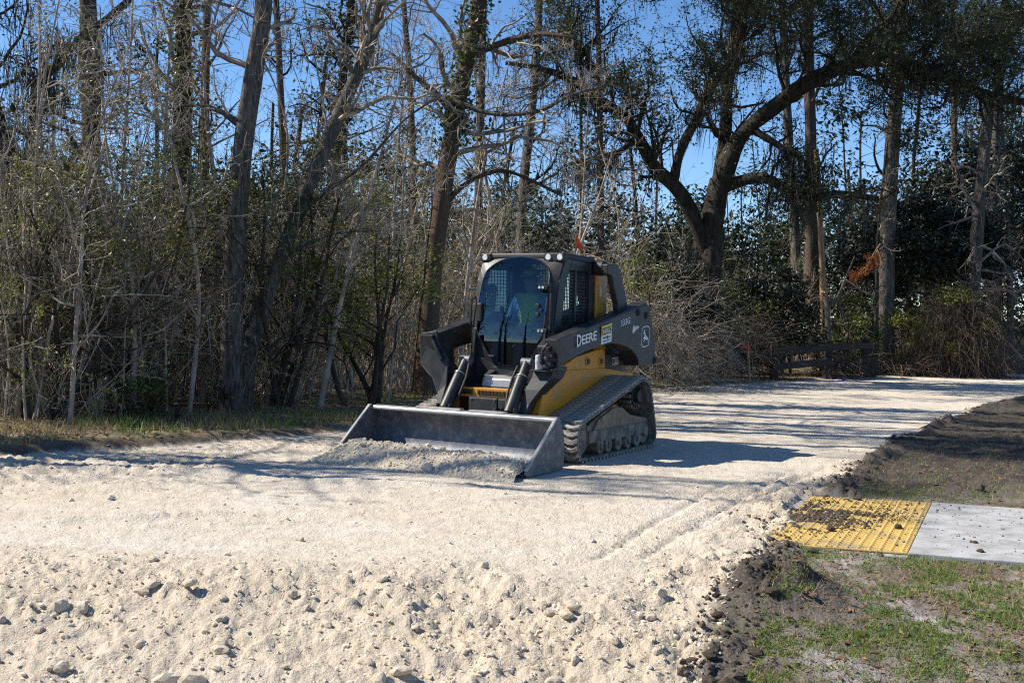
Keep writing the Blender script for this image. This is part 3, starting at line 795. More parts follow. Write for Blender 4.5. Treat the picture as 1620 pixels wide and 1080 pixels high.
t = Tree('pine_tree', 'thick reddish pine trunk rising from brush near the left edge', [(152, 640), (149, 400), (146, 270), (144, 100), (139, 0)], 20, 36, 31, 15, 'bark_pine', 2)
p1, p2, p3 = t.branches(lo=.7, hi=1, n1=16, len1=2.4, n2=6, n3=4, mat_='twig_dark'); t.needles(p3, 8, 0.2)
t.branches(lo=.1, hi=.5, n1=8, len1=1.2, n2=4, n3=4, name='dead_branches', mat_='twig_dark')

t = Tree('vine_clad_tree', 'vine clad broad trunk left of the slim pine, leafy green ivy on it', [(286, 640), (288, 300), (293, 0)], 19, 40, 34, 12, 'bark_dark', 3)
t.ivy(0.12, 0.62, 2200, 0.07); p1, p2, p3 = t.branches(lo=.15, hi=1, n1=26, len1=1.3, n2=6, n3=5, mat_='twig'); t.moss(p1, 150, 0.35)
t.leaves(p3[::3], 1, 0.06, .06, 'leaf_vine')
t = Tree('pine_tree', 'straight dark trunk close beside the vine clad tree, right of it', [(320, 630), (325, 100), (328, 0)], 21, 19, 16, 13, 'bark_pine', 4)
t.branches(lo=.1, hi=.7, n1=12, len1=1.1, n2=5, n3=4, mat_='twig_dark')

t = Tree('grey_tree', 'pale grey lichened tree with a dark hollow at its foot on the verge', [(364, 662), (366, 560), (370, 400), (384, 235), (404, 100), (417, 0)], 16, 37, 29, 14, 'bark_grey', 5, flare=1.25, knob=0.03)
Q1, r1 = t.limb([(386, 210), (372, 192), (345, 175), (310, 167), (262, 172)], 16, 12, 3)
Q2, r2 = t.limb([(375, 380), (365, 345), (335, 325), (300, 330), (262, 345)], 15.8, 6, 2)
Q3, r3 = t.limb([(392, 170), (400, 120), (412, 90), (440, 60)], 16, 9, 4)
for Q, r in ((Q1, r1), (Q2, r2), (Q3, r3)): t.branches(Q, r, .2, 1, 10, 0.7, 5, 4, grav=-.02)
p1, p2, p3 = t.branches(lo=.3, hi=1, n1=34, len1=1.5, n2=6, n3=5); t.leaves(p3[::14], 1, 0.05, .05, 'leaf_bright', name='leaves')
u1, u2, u3 = t.branches(lo=.62, hi=1, n1=30, len1=2.4, n2=7, n3=5, name='upper_branches'); t.leaves(u3, 2, .13, .12, 'leaf_oak')
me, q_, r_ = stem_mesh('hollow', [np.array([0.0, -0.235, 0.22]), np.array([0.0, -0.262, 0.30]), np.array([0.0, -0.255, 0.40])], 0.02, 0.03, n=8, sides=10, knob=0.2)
o = link('hollow', me, MATS['leaf_dark'], t.root); o.scale = (1.6, 1, 1)  # solid dark knob; its colour stands in for the shade inside the hole

t = Tree('leaning_tree', 'slanting grey tree leaning right, rooted beside the pale hollow tree', [(380, 660), (391, 570), (412, 500), (442, 415), (482, 310), (540, 172), (582, 80), (604, -5)], [16.3, 16.3, 16.4, 16.5, 16.6, 16.8, 17, 17], 28, 19, 12.5, 'bark_grey', 6, knob=0.04)
Q1, r1 = t.limb([(470, 340), (520, 300), (575, 260), (640, 190), (700, 150)], [16.6, 16.5, 16.4, 16.2, 16], 8, 2)
Q2, r2 = t.limb([(440, 420), (480, 390), (530, 370), (600, 365)], [16.5, 16.3, 16, 15.8], 6, 2)
for Q, r in ((Q1, r1), (Q2, r2)): t.branches(Q, r, .1, 1, 14, 0.8, 5, 4, grav=-.02)
p1, p2, p3 = t.branches(lo=.25, hi=1, n1=40, len1=1.6, n2=6, n3=5); t.moss(p1, 130, 0.3)
u1, u2, u3 = t.branches(lo=.68, hi=1, n1=26, len1=2.2, n2=7, n3=5, name='upper_branches'); t.leaves(u3, 2, .13, .12, 'leaf_oak')

t = Tree('slim_pine_tree', 'slender bare pine trunk standing against blue sky right of the pale tree', [(457, 640), (450, 290), (442, 100), (437, 0)], 24, 15, 13, 15, 'bark_pine', 7)
t.branches(lo=.3, hi=.7, n1=10, len1=0.9, n2=4, n3=3, mat_='twig_dark')
p1, p2, p3 = t.branches(lo=.72, hi=1, n1=16, len1=2.0, n2=6, n3=4, mat_='twig_dark', name='upper_branches'); t.needles(p3, 8, .2)

t = Tree('cedar_tree', 'dark mossy evergreen trunk between the leaning tree and the central trunk', [(522, 620), (530, 300), (545, 100), (556, 0)], 27, 21, 18, 12, 'bark_dark', 8)
p1, p2, p3 = t.branches(lo=.35, hi=1, n1=34, len1=1.7, n2=7, n3=6, mat_='twig_dark', grav=-.03); t.leaves(p3, 1, 0.10, .07, 'leaf_oak'); t.moss(p1, 260, .5); t.ivy(.1, .7, 1200, .09, 'leaf_dark')

t = Tree('hardwood_tree', 'stout dark leaning trunk rising behind the brush just left of the loader cab', [(672, 620), (681, 470), (697, 330), (713, 230), (738, 100), (757, 0)], 20, 36, 26, 12, 'bark_pine', 9, knob=0.04)
Q1, r1 = t.limb([(700, 335), (725, 300), (770, 275), (805, 272), (850, 290), (890, 310)], [20, 20, 20, 19.8, 19.6, 19.5], 9, 4)
Q2, r2 = t.limb([(712, 175), (690, 150), (655, 120), (620, 85)], 20, 12, 5, 'bark_grey')
Q3, r3 = t.limb([(735, 95), (790, 70), (850, 55), (910, 60)], [20, 19.8, 19.5, 19.2], 13, 5)
Q4, r4 = t.limb([(716, 160), (780, 180), (850, 176), (905, 150), (960, 135)], [19.8, 19.6, 19.4, 19.2, 19], 9, 4, 'bark_grey')
for Q, r in ((Q1, r1), (Q2, r2), (Q3, r3), (Q4, r4)):
    p1, p2, p3 = t.branches(Q, r, .1, 1, 14, 0.9, 6, 5, grav=-.04); t.moss(p1, 60, .3)
t.ivy(0.35, 0.62, 1500, .07); p1, p2, p3 = t.branches(lo=.3, hi=1, n1=36, len1=1.7, n2=6, n3=5, grav=-.02); t.leaves(p3[::6], 1, .07, .06, 'leaf_vine', name='leaves')

for k, (lb, pts, d, w0, w1, H) in enumerate([
    ('thin dark pine far behind, left of the stout leaning trunk', [(658, 600), (655, 310), (648, 120), (640, 20)], 33, 14, 12, 17),
    ('grey pine trunk far behind, just above the left side of the cab', [(757, 600), (757, 330), (762, 150), (766, 0)], 34, 16, 14, 18),
    ('pale leaning pine trunk far behind, above the right side of the cab', [(818, 600), (826, 330), (844, 150), (853, 0)], 30, 19, 15, 17),
    ('thin dark trunk standing between the pale leaning pine and the big oak', [(954, 600), (951, 350), (948, 100), (945, 0)], 26, 13, 11, 14)]):
    t = Tree('pine_tree', lb, pts, d, w0, w1, H, 'bark_grey' if k == 2 else 'bark_pine', 20 + k, knob=0.02)
    p1, p2, p3 = t.branches(lo=.25, hi=.6, n1=8, len1=1.4, n2=5, n3=4, mat_='twig_dark', name='dead_branches')
    p1, p2, p3 = t.branches(lo=.5 if k == 0 else .62, hi=1, n1=26, len1=2.4, n2=7, n3=5, mat_='twig_dark'); t.needles(p3, 10, .22, wd=.009)
    if k == 3: t.ivy(.1, .8, 700, .08, 'leaf_dark'); t.moss(p1, 100, .4)

# ---- the great live oak
oak = Tree('live_oak_tree', 'huge spreading live oak with arching mossy limbs over the right half', [(1118, 605), (1121, 500), (1124, 400), (1131, 330), (1140, 285)], 28, 44, 33, 0, 'bark_dark', 40, flare=1.5, knob=0.06)
oak.limb([(1098, 600), (1096, 470), (1108, 380), (1126, 320)], 28.1, 22, 18)
L = []
L.append(oak.limb([(1118, 400), (1090, 330), (1064, 292), (1036, 268), (1012, 222), (988, 186), (952, 160), (902, 126), (850, 108), (800, 100)], [28, 27.9, 27.8, 27.6, 27.4, 27.2, 27, 26.6, 26.2, 26], 27, 7))
L.append(oak.limb([(1138, 300), (1160, 238), (1186, 202), (1226, 170), (1262, 142), (1302, 120), (1346, 101), (1402, 95), (1472, 114), (1560, 150), (1640, 165)], [28, 27.8, 27.6, 27.3, 27, 26.6, 26.2, 25.6, 25, 24.4, 24], 30, 10))
L.append(oak.limb([(1134, 310), (1147, 210), (1150, 140), (1162, 60), (1168, -30)], [28, 28.2, 28.5, 28.8, 29], 24, 14))
L.append(oak.limb([(1140, 298), (1174, 285), (1210, 282), (1242, 298), (1278, 311), (1335, 307), (1390, 315)], [28, 27.7, 27.3, 27, 26.8, 26.5, 26.2], 22, 7))
L.append(oak.limb([(1064, 294), (1076, 242), (1098, 195), (1120, 150), (1152, 100), (1180, 40)], [27.8, 27.6, 27.2, 27, 26.8, 26.5], 17, 8))
L.append(oak.limb([(1186, 204), (1206, 214), (1238, 234), (1262, 246), (1290, 280)], [27.6, 27.4, 27.2, 27, 26.9], 14, 5))
L.append(oak.limb([(1010, 218), (980, 240), (940, 250), (895, 262)], [27.4, 27, 26.7, 26.5], 12, 4))
L.append(oak.limb([(1350, 100), (1375, 60), (1420, 20), (1470, -30)], [26.2, 26, 25.8, 25.6], 16, 8))
L.append(oak.limb([(950, 158), (940, 110), (905, 60), (900, 10)], [27, 26.8, 26.6, 26.4], 12, 6))
tipz = []
for k, (Q, r) in enumerate(L):
    n1 = int(10 + 3.2 * np.linalg.norm(np.diff(Q, axis=0), axis=1).sum())
    p1, p2, p3 = oak.branches(Q, r, .28 if k != 2 else .1, 1, n1, 1.25 if k in (3, 5, 6) else 1.7, 7, 5, mat_='twig_dark', grav=0.10 if k not in (3, 5, 6) else -0.02, ang=1.1)
    oak.moss(np.concatenate([p1[:, ::2].reshape(1, -1, 3), Q[None, len(Q) // 3:]], 1), 300 if k != 3 else 380, .55, .008)
    dens = 2
    oak.leaves(p3[:: (2 if k == 6 else 1)], dens, 0.075, .12, 'leaf_oak', name='crown')
    tipz.append(p1)
# leafy canopy clumps high over the limbs
g = np.random.default_rng(77)
def canopy(root_base, cents, rad, nper, size, g):
    out = []
    for c, rr, n_ in zip(cents, rad, nper):
        v = g.normal(0, .48, (n_, 3)) * rr * np.array([1.15, 1, .5])
        out.append(c + v)
    return leaf_cards(np.concatenate(out), np.full(sum(nper), size), g, flat=0.3)
cl = []
for k in range(228):
    px = g.uniform(870, 1640); py = g.uniform(-150, 125 if px > 1040 else 60)
    if px < 1060: py = g.uniform(-120, 135)
    if fbm(np.array([px / 110.]), np.array([py / 75.]), 2, 5)[0] < -0.24: continue
    cl.append(np.array(sight(px, py, g.uniform(23.5, 29))) - oak.base)
for k in range(17):
    px = g.uniform(1330, 1640); py = g.uniform(60, 230)
    cl.append(np.array(sight(px, py, g.uniform(23.5, 28))) - oak.base)
nt_ = 15
sp0 = np.repeat(np.array(cl), nt_, 0) + g.normal(0, .10, (len(cl) * nt_, 3))
P = grow(sp0, g.normal(0, 1, (len(sp0), 3)) * np.array([1, 1, .55]), np.repeat(g.uniform(.45, 1.15, len(cl)), nt_) * g.uniform(.5, 1.2, len(sp0)), 5, .3, .05, g)
P2, R2 = spawn(P, np.full((len(sp0), 5), .010), 3, .2, 1, .8, .45, 4, .3, .05, g=g)
V, F = joinm([tubes(P, np.linspace(.012, .004, 5)[None].repeat(len(sp0), 0), 3), tubes(P2, np.maximum(R2, .003), 3)])
tag(link('twigs', np_mesh('twigs', V, F), MATS['twig_dark'], oak.root), kind='stuff')
pts = np.concatenate([P[:, 1:].reshape(-1, 3), P2[:, 1:].reshape(-1, 3)]); pts = np.repeat(pts, 3, 0)
V, F = leaf_cards(pts + g.normal(0, .045, pts.shape), np.full(len(pts), .066), g, flat=.3)
tag(link('crown', np_mesh('crown', V, F), MATS['leaf_oak'], oak.root), kind='stuff')

# ---- right hand trees
for k, (nm, lb, pts, d, w0, w1, H, bk) in enumerate([
    ('pine_tree', 'grey pine trunk seen through the gap under the oak limb, left of a pair', [(1263, 575), (1260, 420), (1252, 280), (1244, 150), (1238, 0)], 37, 19, 15, 19, 'bark_grey'),
    ('pine_tree', 'darker pine trunk seen through the gap under the oak limb, right of a pair', [(1288, 580), (1284, 450), (1283, 250), (1280, 130), (1278, 0)], 34, 24, 19, 19, 'bark_pine'),
    ('dead_snag', 'thin dead orange brown snag without bark between two pines under the oak', [(1305, 580), (1301, 430), (1296, 330), (1291, 238)], 31, 12, 8, 0, 'bark_snag'),
    ('pine_tree', 'tall pale pine trunk right of the sky gap, thickest on the right side', [(1396, 590), (1400, 480), (1408, 280), (1418, 140), (1427, 0)], 32, 29, 24, 19, 'bark_grey'),
    ('pine_tree', 'pale thick trunk standing high near the top right corner', [(1570, 560), (1574, 300), (1577, 160), (1582, 80), (1590, 0)], 38, 23, 20, 19, 'bark_grey'),
    ('pine_tree', 'slim straight trunk between the tall pale pine and the right corner', [(1513, 560), (1510, 210), (1507, 0)], 40, 13, 11, 18, 'bark_pine'),
    ('hardwood_tree', 'short pale leaning trunk draped with vines on the right', [(1530, 590), (1541, 450), (1549, 330), (1558, 240), (1566, 150)], 32, 24, 16, 7.0, 'bark_grey'),
    ('young_tree', 'thin grey trunk at the right edge beyond the vine draped one', [(1600, 570), (1597, 400), (1591, 280), (1585, 180)], 36, 12, 8, 8, 'bark_grey'),
    ('young_tree', 'thin dark sapling trunk just behind the right end of the fence', [(1385, 590), (1386, 520), (1388, 420), (1392, 330)], 30.5, 9, 6, 6, 'bark_dark')]):
    t = Tree(nm, lb, pts, d, w0, w1, H, bk, 60 + k, knob=0.02)
    if nm == 'pine_tree':
        t.branches(lo=.2, hi=.6, n1=9, len1=1.3, n2=5, n3=4, mat_='twig_dark', name='dead_branches')
        p1, p2, p3 = t.branches(lo=.45 if k != 3 else .5, hi=1, n1=34, len1=2.6, n2=7, n3=5, mat_='twig_dark', grav=.02); t.needles(p3, 11, .24, wd=.010)
    elif nm == 'hardwood_tree':
        p1, p2, p3 = t.branches(lo=.2, hi=1, n1=26, len1=1.6, n2=6, n3=6, grav=-.06); t.moss(p1, 120, .6)
    elif nm == 'young_tree':
        p1, p2, p3 = t.branches(lo=.2, hi=1, n1=16, len1=1.0, n2=5, n3=4); t.leaves(p3[::4], 1, .06, .05, 'leaf_vine', name='leaves')

# ---- evergreen shrubs and leafy trees (dark masses)
def leafy(name, label, cat, px, d, zc, rx, rz, nleaf, size, m_, seed, trunk_h=None, ry=None, holes=0.25):
    g = np.random.default_rng(seed)
    b = np.array(sight(px, 540, d)); b[2] = 0.0
    root = thing(name, label, cat, tuple(b))
    ry = ry or rx
    nst = 5
    P = grow(np.tile([0, 0, -.1], (nst, 1)) + g.normal(0, .12, (nst, 3)) * np.array([1, 1, 0]), np.tile([0, 0, 1.0], (nst, 1)) + g.normal(0, .3, (nst, 3)), np.full(nst, zc + rz * .5), 8, .12, .1, g)
    Rr = np.linspace(.045, .012, 8)[None].repeat(nst, 0)
    P2, R2 = spawn(P, Rr, 9, .2, 1, .9, .5, 5, .25, .05, g=g)
    V, F = joinm([tubes(P, Rr, 6), tubes(P2, R2, 3)])
    link('stems', np_mesh('stems', V, F, True), MATS['twig_dark'], root)
    nc = 46
    c = unit(g.normal(0, 1, (nc, 3))) * (g.uniform(.2, 1, nc) ** .5)[:, None] * np.array([rx, ry, rz]) + np.array([0, 0, zc])
    c = c[(g.uniform(0, 1, nc) > holes)]
    rr = g.uniform(.2, .42, len(c)) * min(rx, rz) * 1.1
    idx_ = g.integers(0, len(c), nleaf)
    pts = c[idx_] + unit(g.normal(0, 1, (nleaf, 3))) * (rr[idx_] * g.uniform(.2, 1, nleaf) ** .5)[:, None] * np.array([1, 1, .7])
    pts = pts[pts[:, 2] > .05]
    V, F = leaf_cards(pts, np.full(len(pts), size), g, flat=.3)
    tag(link('crown', np_mesh('crown', V, F), MATS[m_], root), kind='stuff')
    return root
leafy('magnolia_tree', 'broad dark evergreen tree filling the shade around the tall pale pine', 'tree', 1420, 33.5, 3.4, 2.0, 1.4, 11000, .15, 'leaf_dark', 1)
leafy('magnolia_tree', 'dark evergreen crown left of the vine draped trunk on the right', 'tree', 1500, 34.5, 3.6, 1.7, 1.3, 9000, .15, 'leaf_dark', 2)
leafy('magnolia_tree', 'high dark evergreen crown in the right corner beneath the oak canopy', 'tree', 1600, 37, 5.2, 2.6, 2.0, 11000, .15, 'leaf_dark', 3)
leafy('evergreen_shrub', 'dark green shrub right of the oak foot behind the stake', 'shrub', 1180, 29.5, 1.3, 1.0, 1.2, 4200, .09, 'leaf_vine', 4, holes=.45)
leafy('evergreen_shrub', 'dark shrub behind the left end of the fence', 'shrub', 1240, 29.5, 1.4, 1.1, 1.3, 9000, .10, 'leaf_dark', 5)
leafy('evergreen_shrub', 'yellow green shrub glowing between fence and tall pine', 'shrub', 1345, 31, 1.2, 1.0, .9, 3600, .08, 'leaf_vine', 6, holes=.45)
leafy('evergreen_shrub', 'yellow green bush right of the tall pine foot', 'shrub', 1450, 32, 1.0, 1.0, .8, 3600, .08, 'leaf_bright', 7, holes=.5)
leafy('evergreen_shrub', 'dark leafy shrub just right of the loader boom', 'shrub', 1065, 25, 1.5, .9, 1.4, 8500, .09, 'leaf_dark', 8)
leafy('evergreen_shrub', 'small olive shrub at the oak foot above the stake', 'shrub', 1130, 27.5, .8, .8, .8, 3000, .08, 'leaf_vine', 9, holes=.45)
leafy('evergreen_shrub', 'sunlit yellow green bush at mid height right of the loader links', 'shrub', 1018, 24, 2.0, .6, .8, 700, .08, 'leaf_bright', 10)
leafy('holly_tree', 'leafy yellow green young tree in the left brush between thick pine and vine tree', 'tree', 205, 15.0, 2.5, 1.2, 1.3, 3000, .045, 'leaf_bright', 11, holes=.45)
leafy('holly_tree', 'sparse green leafy sapling at the far left margin', 'tree', 70, 14.0, 2.2, .9, 1.1, 1900, .045, 'leaf_bright', 12, holes=.5)
leafy('holly_tree', 'green leafy sapling behind the hollow pale tree', 'tree', 430, 16.8, 2.7, 1.0, 1.4, 4200, .06, 'leaf_vine', 13, holes=.45)
leafy('holly_tree', 'leafy bush left of the cab at boom height', 'shrub', 590, 17.5, 2.0, 1.0, 1.3, 4400, .06, 'leaf_bright', 14, holes=.5)
leafy('palmetto_shrub', 'low bright green shrub at the wood edge left of the hollow tree', 'shrub', 235, 14.4, .35, .35, .3, 900, .06, 'leaf_vine', 15)

for k, (px, d, zc, rx, rz, nl, mt) in enumerate(((1075, 40, 3.2, 2.2, 2.6, 9000, 'far_leaf'), (1165, 42, 3.0, 2.4, 2.4, 9000, 'leaf_dark'), (1225, 39, 2.6, 1.8, 2.2, 7000, 'leaf_oak'), (1340, 41, 3.4, 2.6, 2.8, 10000, 'leaf_dark'), (1470, 42, 5.2, 2.6, 3.0, 11000, 'leaf_dark'), (1560, 43, 6.2, 2.8, 3.2, 11000, 'leaf_oak'), (1640, 41, 5.6, 2.6, 3.4, 11000, 'leaf_dark'), (930, 40, 3.4, 2.2, 2.4, 7000, 'far_leaf'), (800, 42, 3.6, 2.4, 2.2, 7000, 'far_leaf'), (655, 40, 4.6, 2.0, 2.8, 6500, 'leaf_oak'), (560, 38, 4.2, 1.8, 2.8, 6500, 'far_leaf'), (440, 36, 3.4, 2.0, 2.4, 7000, 'leaf_dark'), (300, 34, 3.2, 2.0, 2.2, 7000, 'leaf_dark'), (150, 32, 3.2, 2.0, 2.4, 7000, 'leaf_oak'), (20, 30, 3.4, 2.0, 2.6, 7000, 'leaf_dark'))):
    o = leafy('evergreen_tree', 'dark evergreen tree standing deep in the wood behind the nearer trunks', 'tree', px, d, zc, rx, rz, int(nl * .5), .18, mt, 40 + k, holes=.3); o['group'] = 'evergreens deep in the wood'
# rust coloured dead pine bough hanging by the tall pale pine
g = np.random.default_rng(9)
b = np.array(sight(1376, 420, 30.0))
root = thing('dead_bough', 'rusty orange dead pine bough hanging left of the tall pale pine', 'bough', tuple(b))
P = grow(np.array([[0.25, 0, .55]]), np.array([[-.5, 0, -.7]]), np.array([1.0]), 7, .15, 0, g); Rr = np.linspace(.02, .006, 7)[None]
P2, R2 = spawn(P, Rr, 24, .1, 1, .8, .35, 4, .2, -.1, g=g)
V, F = joinm([tubes(P, Rr, 5), tubes(P2, R2, 3)]); link('stem', np_mesh('stem', V, F), MATS['bark_snag'], root)
c = P2[:, 1:].reshape(-1, 3).repeat(14, 0) + g.normal(0, .03, (P2.shape[0] * 3 * 14, 3)); V, F = leaf_cards(c, np.full(len(c), .07), g, aspect=.18)
tag(link('needles', np_mesh('needles', V, F), MATS['dead_needles'], root), kind='stuff')

# broken snag by the fence
t = Tree('broken_snag', 'broken grey stump with a forked pale top leaning behind the fence', [(1308, 610), (1310, 540), (1309, 490), (1306, 466)], 28.5, 10, 8, 0, 'bark_grey', 90, cat='snag')
t.limb([(1309, 488), (1318, 474), (1328, 470)], 28.5, 7, 5); t.limb([(1322, 472), (1331, 490), (1333, 505)], 28.5, 5, 3); t.limb([(1325, 470), (1338, 440), (1352, 405)], 28.5, 4, 2); t.limb([(1307, 470), (1303, 463), (1299, 464)], 28.5, 8, 5, 'bark_snag')

# ---- vine draped mounds and slash piles on the right
def tangle(name, label, px, d, n, rx, rz, ln, m_, seed, droop=-.25, zc=0.2, cat='brush pile', rad=.009):
    g = np.random.default_rng(seed)
    b = np.array(sight(px, 540, d)); b[2] = 0
    st = unit(g.normal(0, 1, (n, 3))) * (g.uniform(.3, 1, n) ** .5)[:, None] * np.array([rx, rx * .8, rz]); st[:, 2] = np.abs(st[:, 2]) + zc * g.uniform(0, 1, n)
    dv = unit(st * np.array([1, 1, .2]) + g.normal(0, .6, (n, 3)))
    P = grow(st, dv, ln * g.uniform(.4, 1.3, n), 5, .36, droop, g); P[:, :, 2] = np.maximum(P[:, :, 2], .01)
    Rr = (rad * g.uniform(.4, 1.5, n))[:, None] * np.linspace(1, .35, 5)[None]
    V, F = tubes(P, np.maximum(Rr, .003), 3)
    o = link(name, np_mesh(name, V, F, True), MATS[m_], None); o.location = tuple(b)
    return tag(o, label, cat)
tangle('vine_mound', 'tall mound of grey brown vines draped over the short leaning trunk on the right', 1520, 31, 2200, 1.0, 2.3, 1.2, 'brush_vine', 1, cat='vines', rad=.0055, droop=-.5)
leafy('leafy_vine', 'thin green leaf cover over the tall vine mound on the right', 'vine', 1515, 30.9, 1.5, 1.0, 1.2, 2200, .07, 'leaf_bright', 88, holes=.5)
tangle('brush_pile', 'low pile of cut grey branches right of the fence', 1440, 31, 420, 1.1, .5, 1.0, 'brush_vine', 2)
tangle('brush_pile', 'low pile of pale bleached branches near the right edge of the road', 1560, 34, 520, 1.4, .6, 1.2, 'twig', 3, rad=.014)
tangle('brush_pile', 'reddish brown heap of dead fronds between the two branch piles', 1500, 33, 420, .8, .35, .6, 'dead_leaf', 4)
tangle('brush_pile', 'small tangle of dead branches around the snag behind the fence', 1330, 28.8, 300, .6, .5, .8, 'brush_vine', 5)
tangle('vine_mound', 'grey twiggy vine tangle standing in front of the foot of the great oak', 1100, 26.4, 1300, .8, 2.0, 1.1, 'twig', 6, cat='vines', rad=.0055, droop=-.25)
tangle('vine_mound', 'brown vine tangle right of the oak foot behind the survey stake', 1178, 27.6, 1000, .8, 1.5, 1.0, 'brush_vine', 7, cat='vines', rad=.0055, droop=-.3)
tangle('vine_mound', 'pale bare brush rising just behind the loader boom', 1030, 23.2, 1100, .8, 1.9, 1.1, 'twig', 8, cat='vines', rad=.005, droop=-.15)
for px, h_, d_ in ((1557, .75, 33.5), (1566, .95, 33.8)):
    b = np.array(sight(px, 560, d_)); b[2] = 0
    me, q_, r_ = stem_mesh('stump', [b + [0, 0, -.1], b + [.02, 0, h_ * .5], b + [0, 0, h_ * .8]], .16, .09, n=10, sides=9, knob=.15)
    tag(link('stump', me, MATS['bark_grey'], None), 'bleached pointed stump in the right branch pile, %s one' % ('shorter left' if h_ < .9 else 'taller right'), 'stump')

# ---- thicket: saplings and shrubs, single things that share a few meshes
def shrub_mesh(H, nst, n2, n3, seed, lean=.34, r0=.014, n4=0):
    g = np.random.default_rng(seed)
    st = g.normal(0, .10, (nst, 3)) * np.array([1, 1, 0])
    P = grow(st, np.tile([0, 0, 1.0], (nst, 1)) + g.normal(0, lean, (nst, 3)), H * g.uniform(.55, 1.1, nst), 9, .10, .03, g)
    R1 = (r0 * g.uniform(.5, 1.3, nst))[:, None] * np.linspace(1, .25, 9)[None]
    P2, R2 = spawn(P, R1, n2, .15, 1, .75, .38, 6, .22, .02, g=g); R2 = np.maximum(R2, .0032)
    P3, R3 = spawn(P2, R2, n3, .1, 1, .8, .5, 4, .28, .0, g=g); R3 = np.maximum(R3 * .8, .0022)
    V, F = joinm([tubes(P, R1, 5), tubes(P2, R2, 3), tubes(P3, R3, 3)])
    return np_mesh('stems', V, F, True), P3, g
bare = [shrub_mesh(H, n_, 8, 4, 300 + k, r0=r_, lean=le_) for k, (H, n_, r_, le_) in enumerate(((3.4, 3, .015, .12), (2.6, 4, .011, .3), (4.4, 2, .020, .1), (3.8, 3, .014, .16), (2.0, 6, .008, .35), (5.2, 1, .024, .08), (3.2, 3, .012, .2), (1.5, 7, .006, .4)))]
leaf_m = []
for k, (me_, P3, g_) in enumerate(bare[:5]):
    pts = P3[:, 1:].reshape(-1, 3); pts = pts[g_.uniform(0, 1, len(pts)) < .8]
    V, F = leaf_cards(pts + g_.normal(0, .04, pts.shape), np.full(len(pts), .052), g_, flat=.2)
    leaf_m.append(np_mesh('leaves', V, F))
for me_, _, _ in bare: me_.materials.append(MATS['twig'])
for me_ in leaf_m: me_.materials.append(MATS['leaf_bright'])
leaf_v = [m_.copy() for m_ in leaf_m]
for me_ in leaf_v: me_.materials.clear(); me_.materials.append(MATS['leaf_vine'])
def put_shrub(x, y, k, sc, leafy_, lab=None):
    gname = 'bare saplings in the thicket' if not leafy_ else 'leafy shrubs in the thicket'
    o = link('sapling' if not leafy_ else 'leafy_shrub', bare[k][0], None)
    o.location = (x, y, float(zat(x, y)[0]) - .03); o.rotation_euler = (random.gauss(0, .08), random.gauss(0, .08), random.uniform(0, 6.28)); o.scale = (sc, sc, sc * random.uniform(.85, 1.15))
    tag(o, 'thin bare grey sapling in the tangled thicket along the wood edge' if not leafy_ else 'small leaved shrub with twiggy stems in the thicket along the wood edge', 'sapling' if not leafy_ else 'shrub', gname)
    if leafy_:
        link('leaves', (leaf_m if leafy_ == 1 else leaf_v)[k % 5], None, o)
gs = np.random.default_rng(12)
def thick_d(x, y, i, r):
    out = -i
    wall = sstep(2.1, 2.8, out) * sstep(7.0, 3.2, out)
    return np.where((i < 0) & (x < 0.72 * (y - 18) + 3), wall, 0) * np.where(x > 2.5, .40, 1.0)
p = scatter(5200, 9.5, 36, thick_d, 0.445, gs)
gs.shuffle(p)
cntb = cntl = 0
for q in p:
    if abs(q[0] / q[1] + 0.232) < .050 and q[1] < 16.4: continue        # the hollow tree stands at the front of the wood
    lf = 0 if gs.uniform() < .38 else (1 if gs.uniform() < .5 else 2)
    if lf and cntl < 205: cntl += 1; put_shrub(q[0], q[1], int(gs.integers(0, 5)), gs.uniform(.7, 1.1), lf)
    elif not lf and cntb < 120: cntb += 1; put_shrub(q[0], q[1], int(gs.integers(0, 8)), gs.uniform(.75, 1.25), 0)
# slender young trees standing up out of the thicket, each with its own bare crown
for k, (px, d, H, lean_, lf) in enumerate(((25, 14.0, 5.2, .1, 1), (75, 15.0, 6.5, -.1, 0), (112, 13.6, 4.6, .2, 1), (182, 15.6, 7.0, .1, 1), (215, 14.6, 5.0, -.2, 0), (245, 16.8, 7.5, .15, 1), (300, 15.2, 5.0, -.1, 0), (318, 17.0, 6.8, .2, 1), (470, 17.6, 6.0, -.2, 0), (505, 16.8, 5.0, .3, 1), (560, 18.4, 6.5, -.2, 0), (615, 18.0, 5.4, .2, 1), (640, 20, 7.5, -.1, 0), (725, 21, 6.0, .2, 0), (795, 22.5, 7.0, -.1, 0), (880, 23, 5.4, .2, 0), (1000, 24.5, 5.0, -.2, 0), (905, 25, 7.5, .1, 0))):
    b_ = np.array(sight(px, 540, d)); b_[2] = 0
    t = Tree.__new__(Tree); t.base = b_; t.g = np.random.default_rng(800 + k); t.bark = 'bark_grey'; t.d = d
    t.root = thing('young_tree', 'slender bare young tree rising out of the thicket at the wood edge' if not lf else 'slender young tree with a few green leaves rising out of the thicket', 'tree', tuple(b_), group='young trees in the thicket')
    me, t.Q, t.r = stem_mesh('trunk', [np.array([0, 0, -.1]), np.array([lean_ * .8 + t.g.normal(0, .12), 0, H * .35]), np.array([lean_ * 2 + t.g.normal(0, .2), t.g.normal(0, .2), H * .7]), np.array([lean_ * 4.0 + t.g.normal(0, .3), t.g.normal(0, .3), H])], t.g.uniform(.025, .05), .008, n=24, sides=8, knob=.05)
    link('trunk', me, MATS['twig'], t.root)
    p1, p2, p3 = t.branches(lo=.2, hi=1, n1=24, len1=1.3, n2=6, n3=5, rf=.6, curl=.28, grav=-.01)
    if lf: t.leaves(p3[::2], 1, .05, .05, 'leaf_bright' if k % 2 else 'leaf_vine', name='leaves')
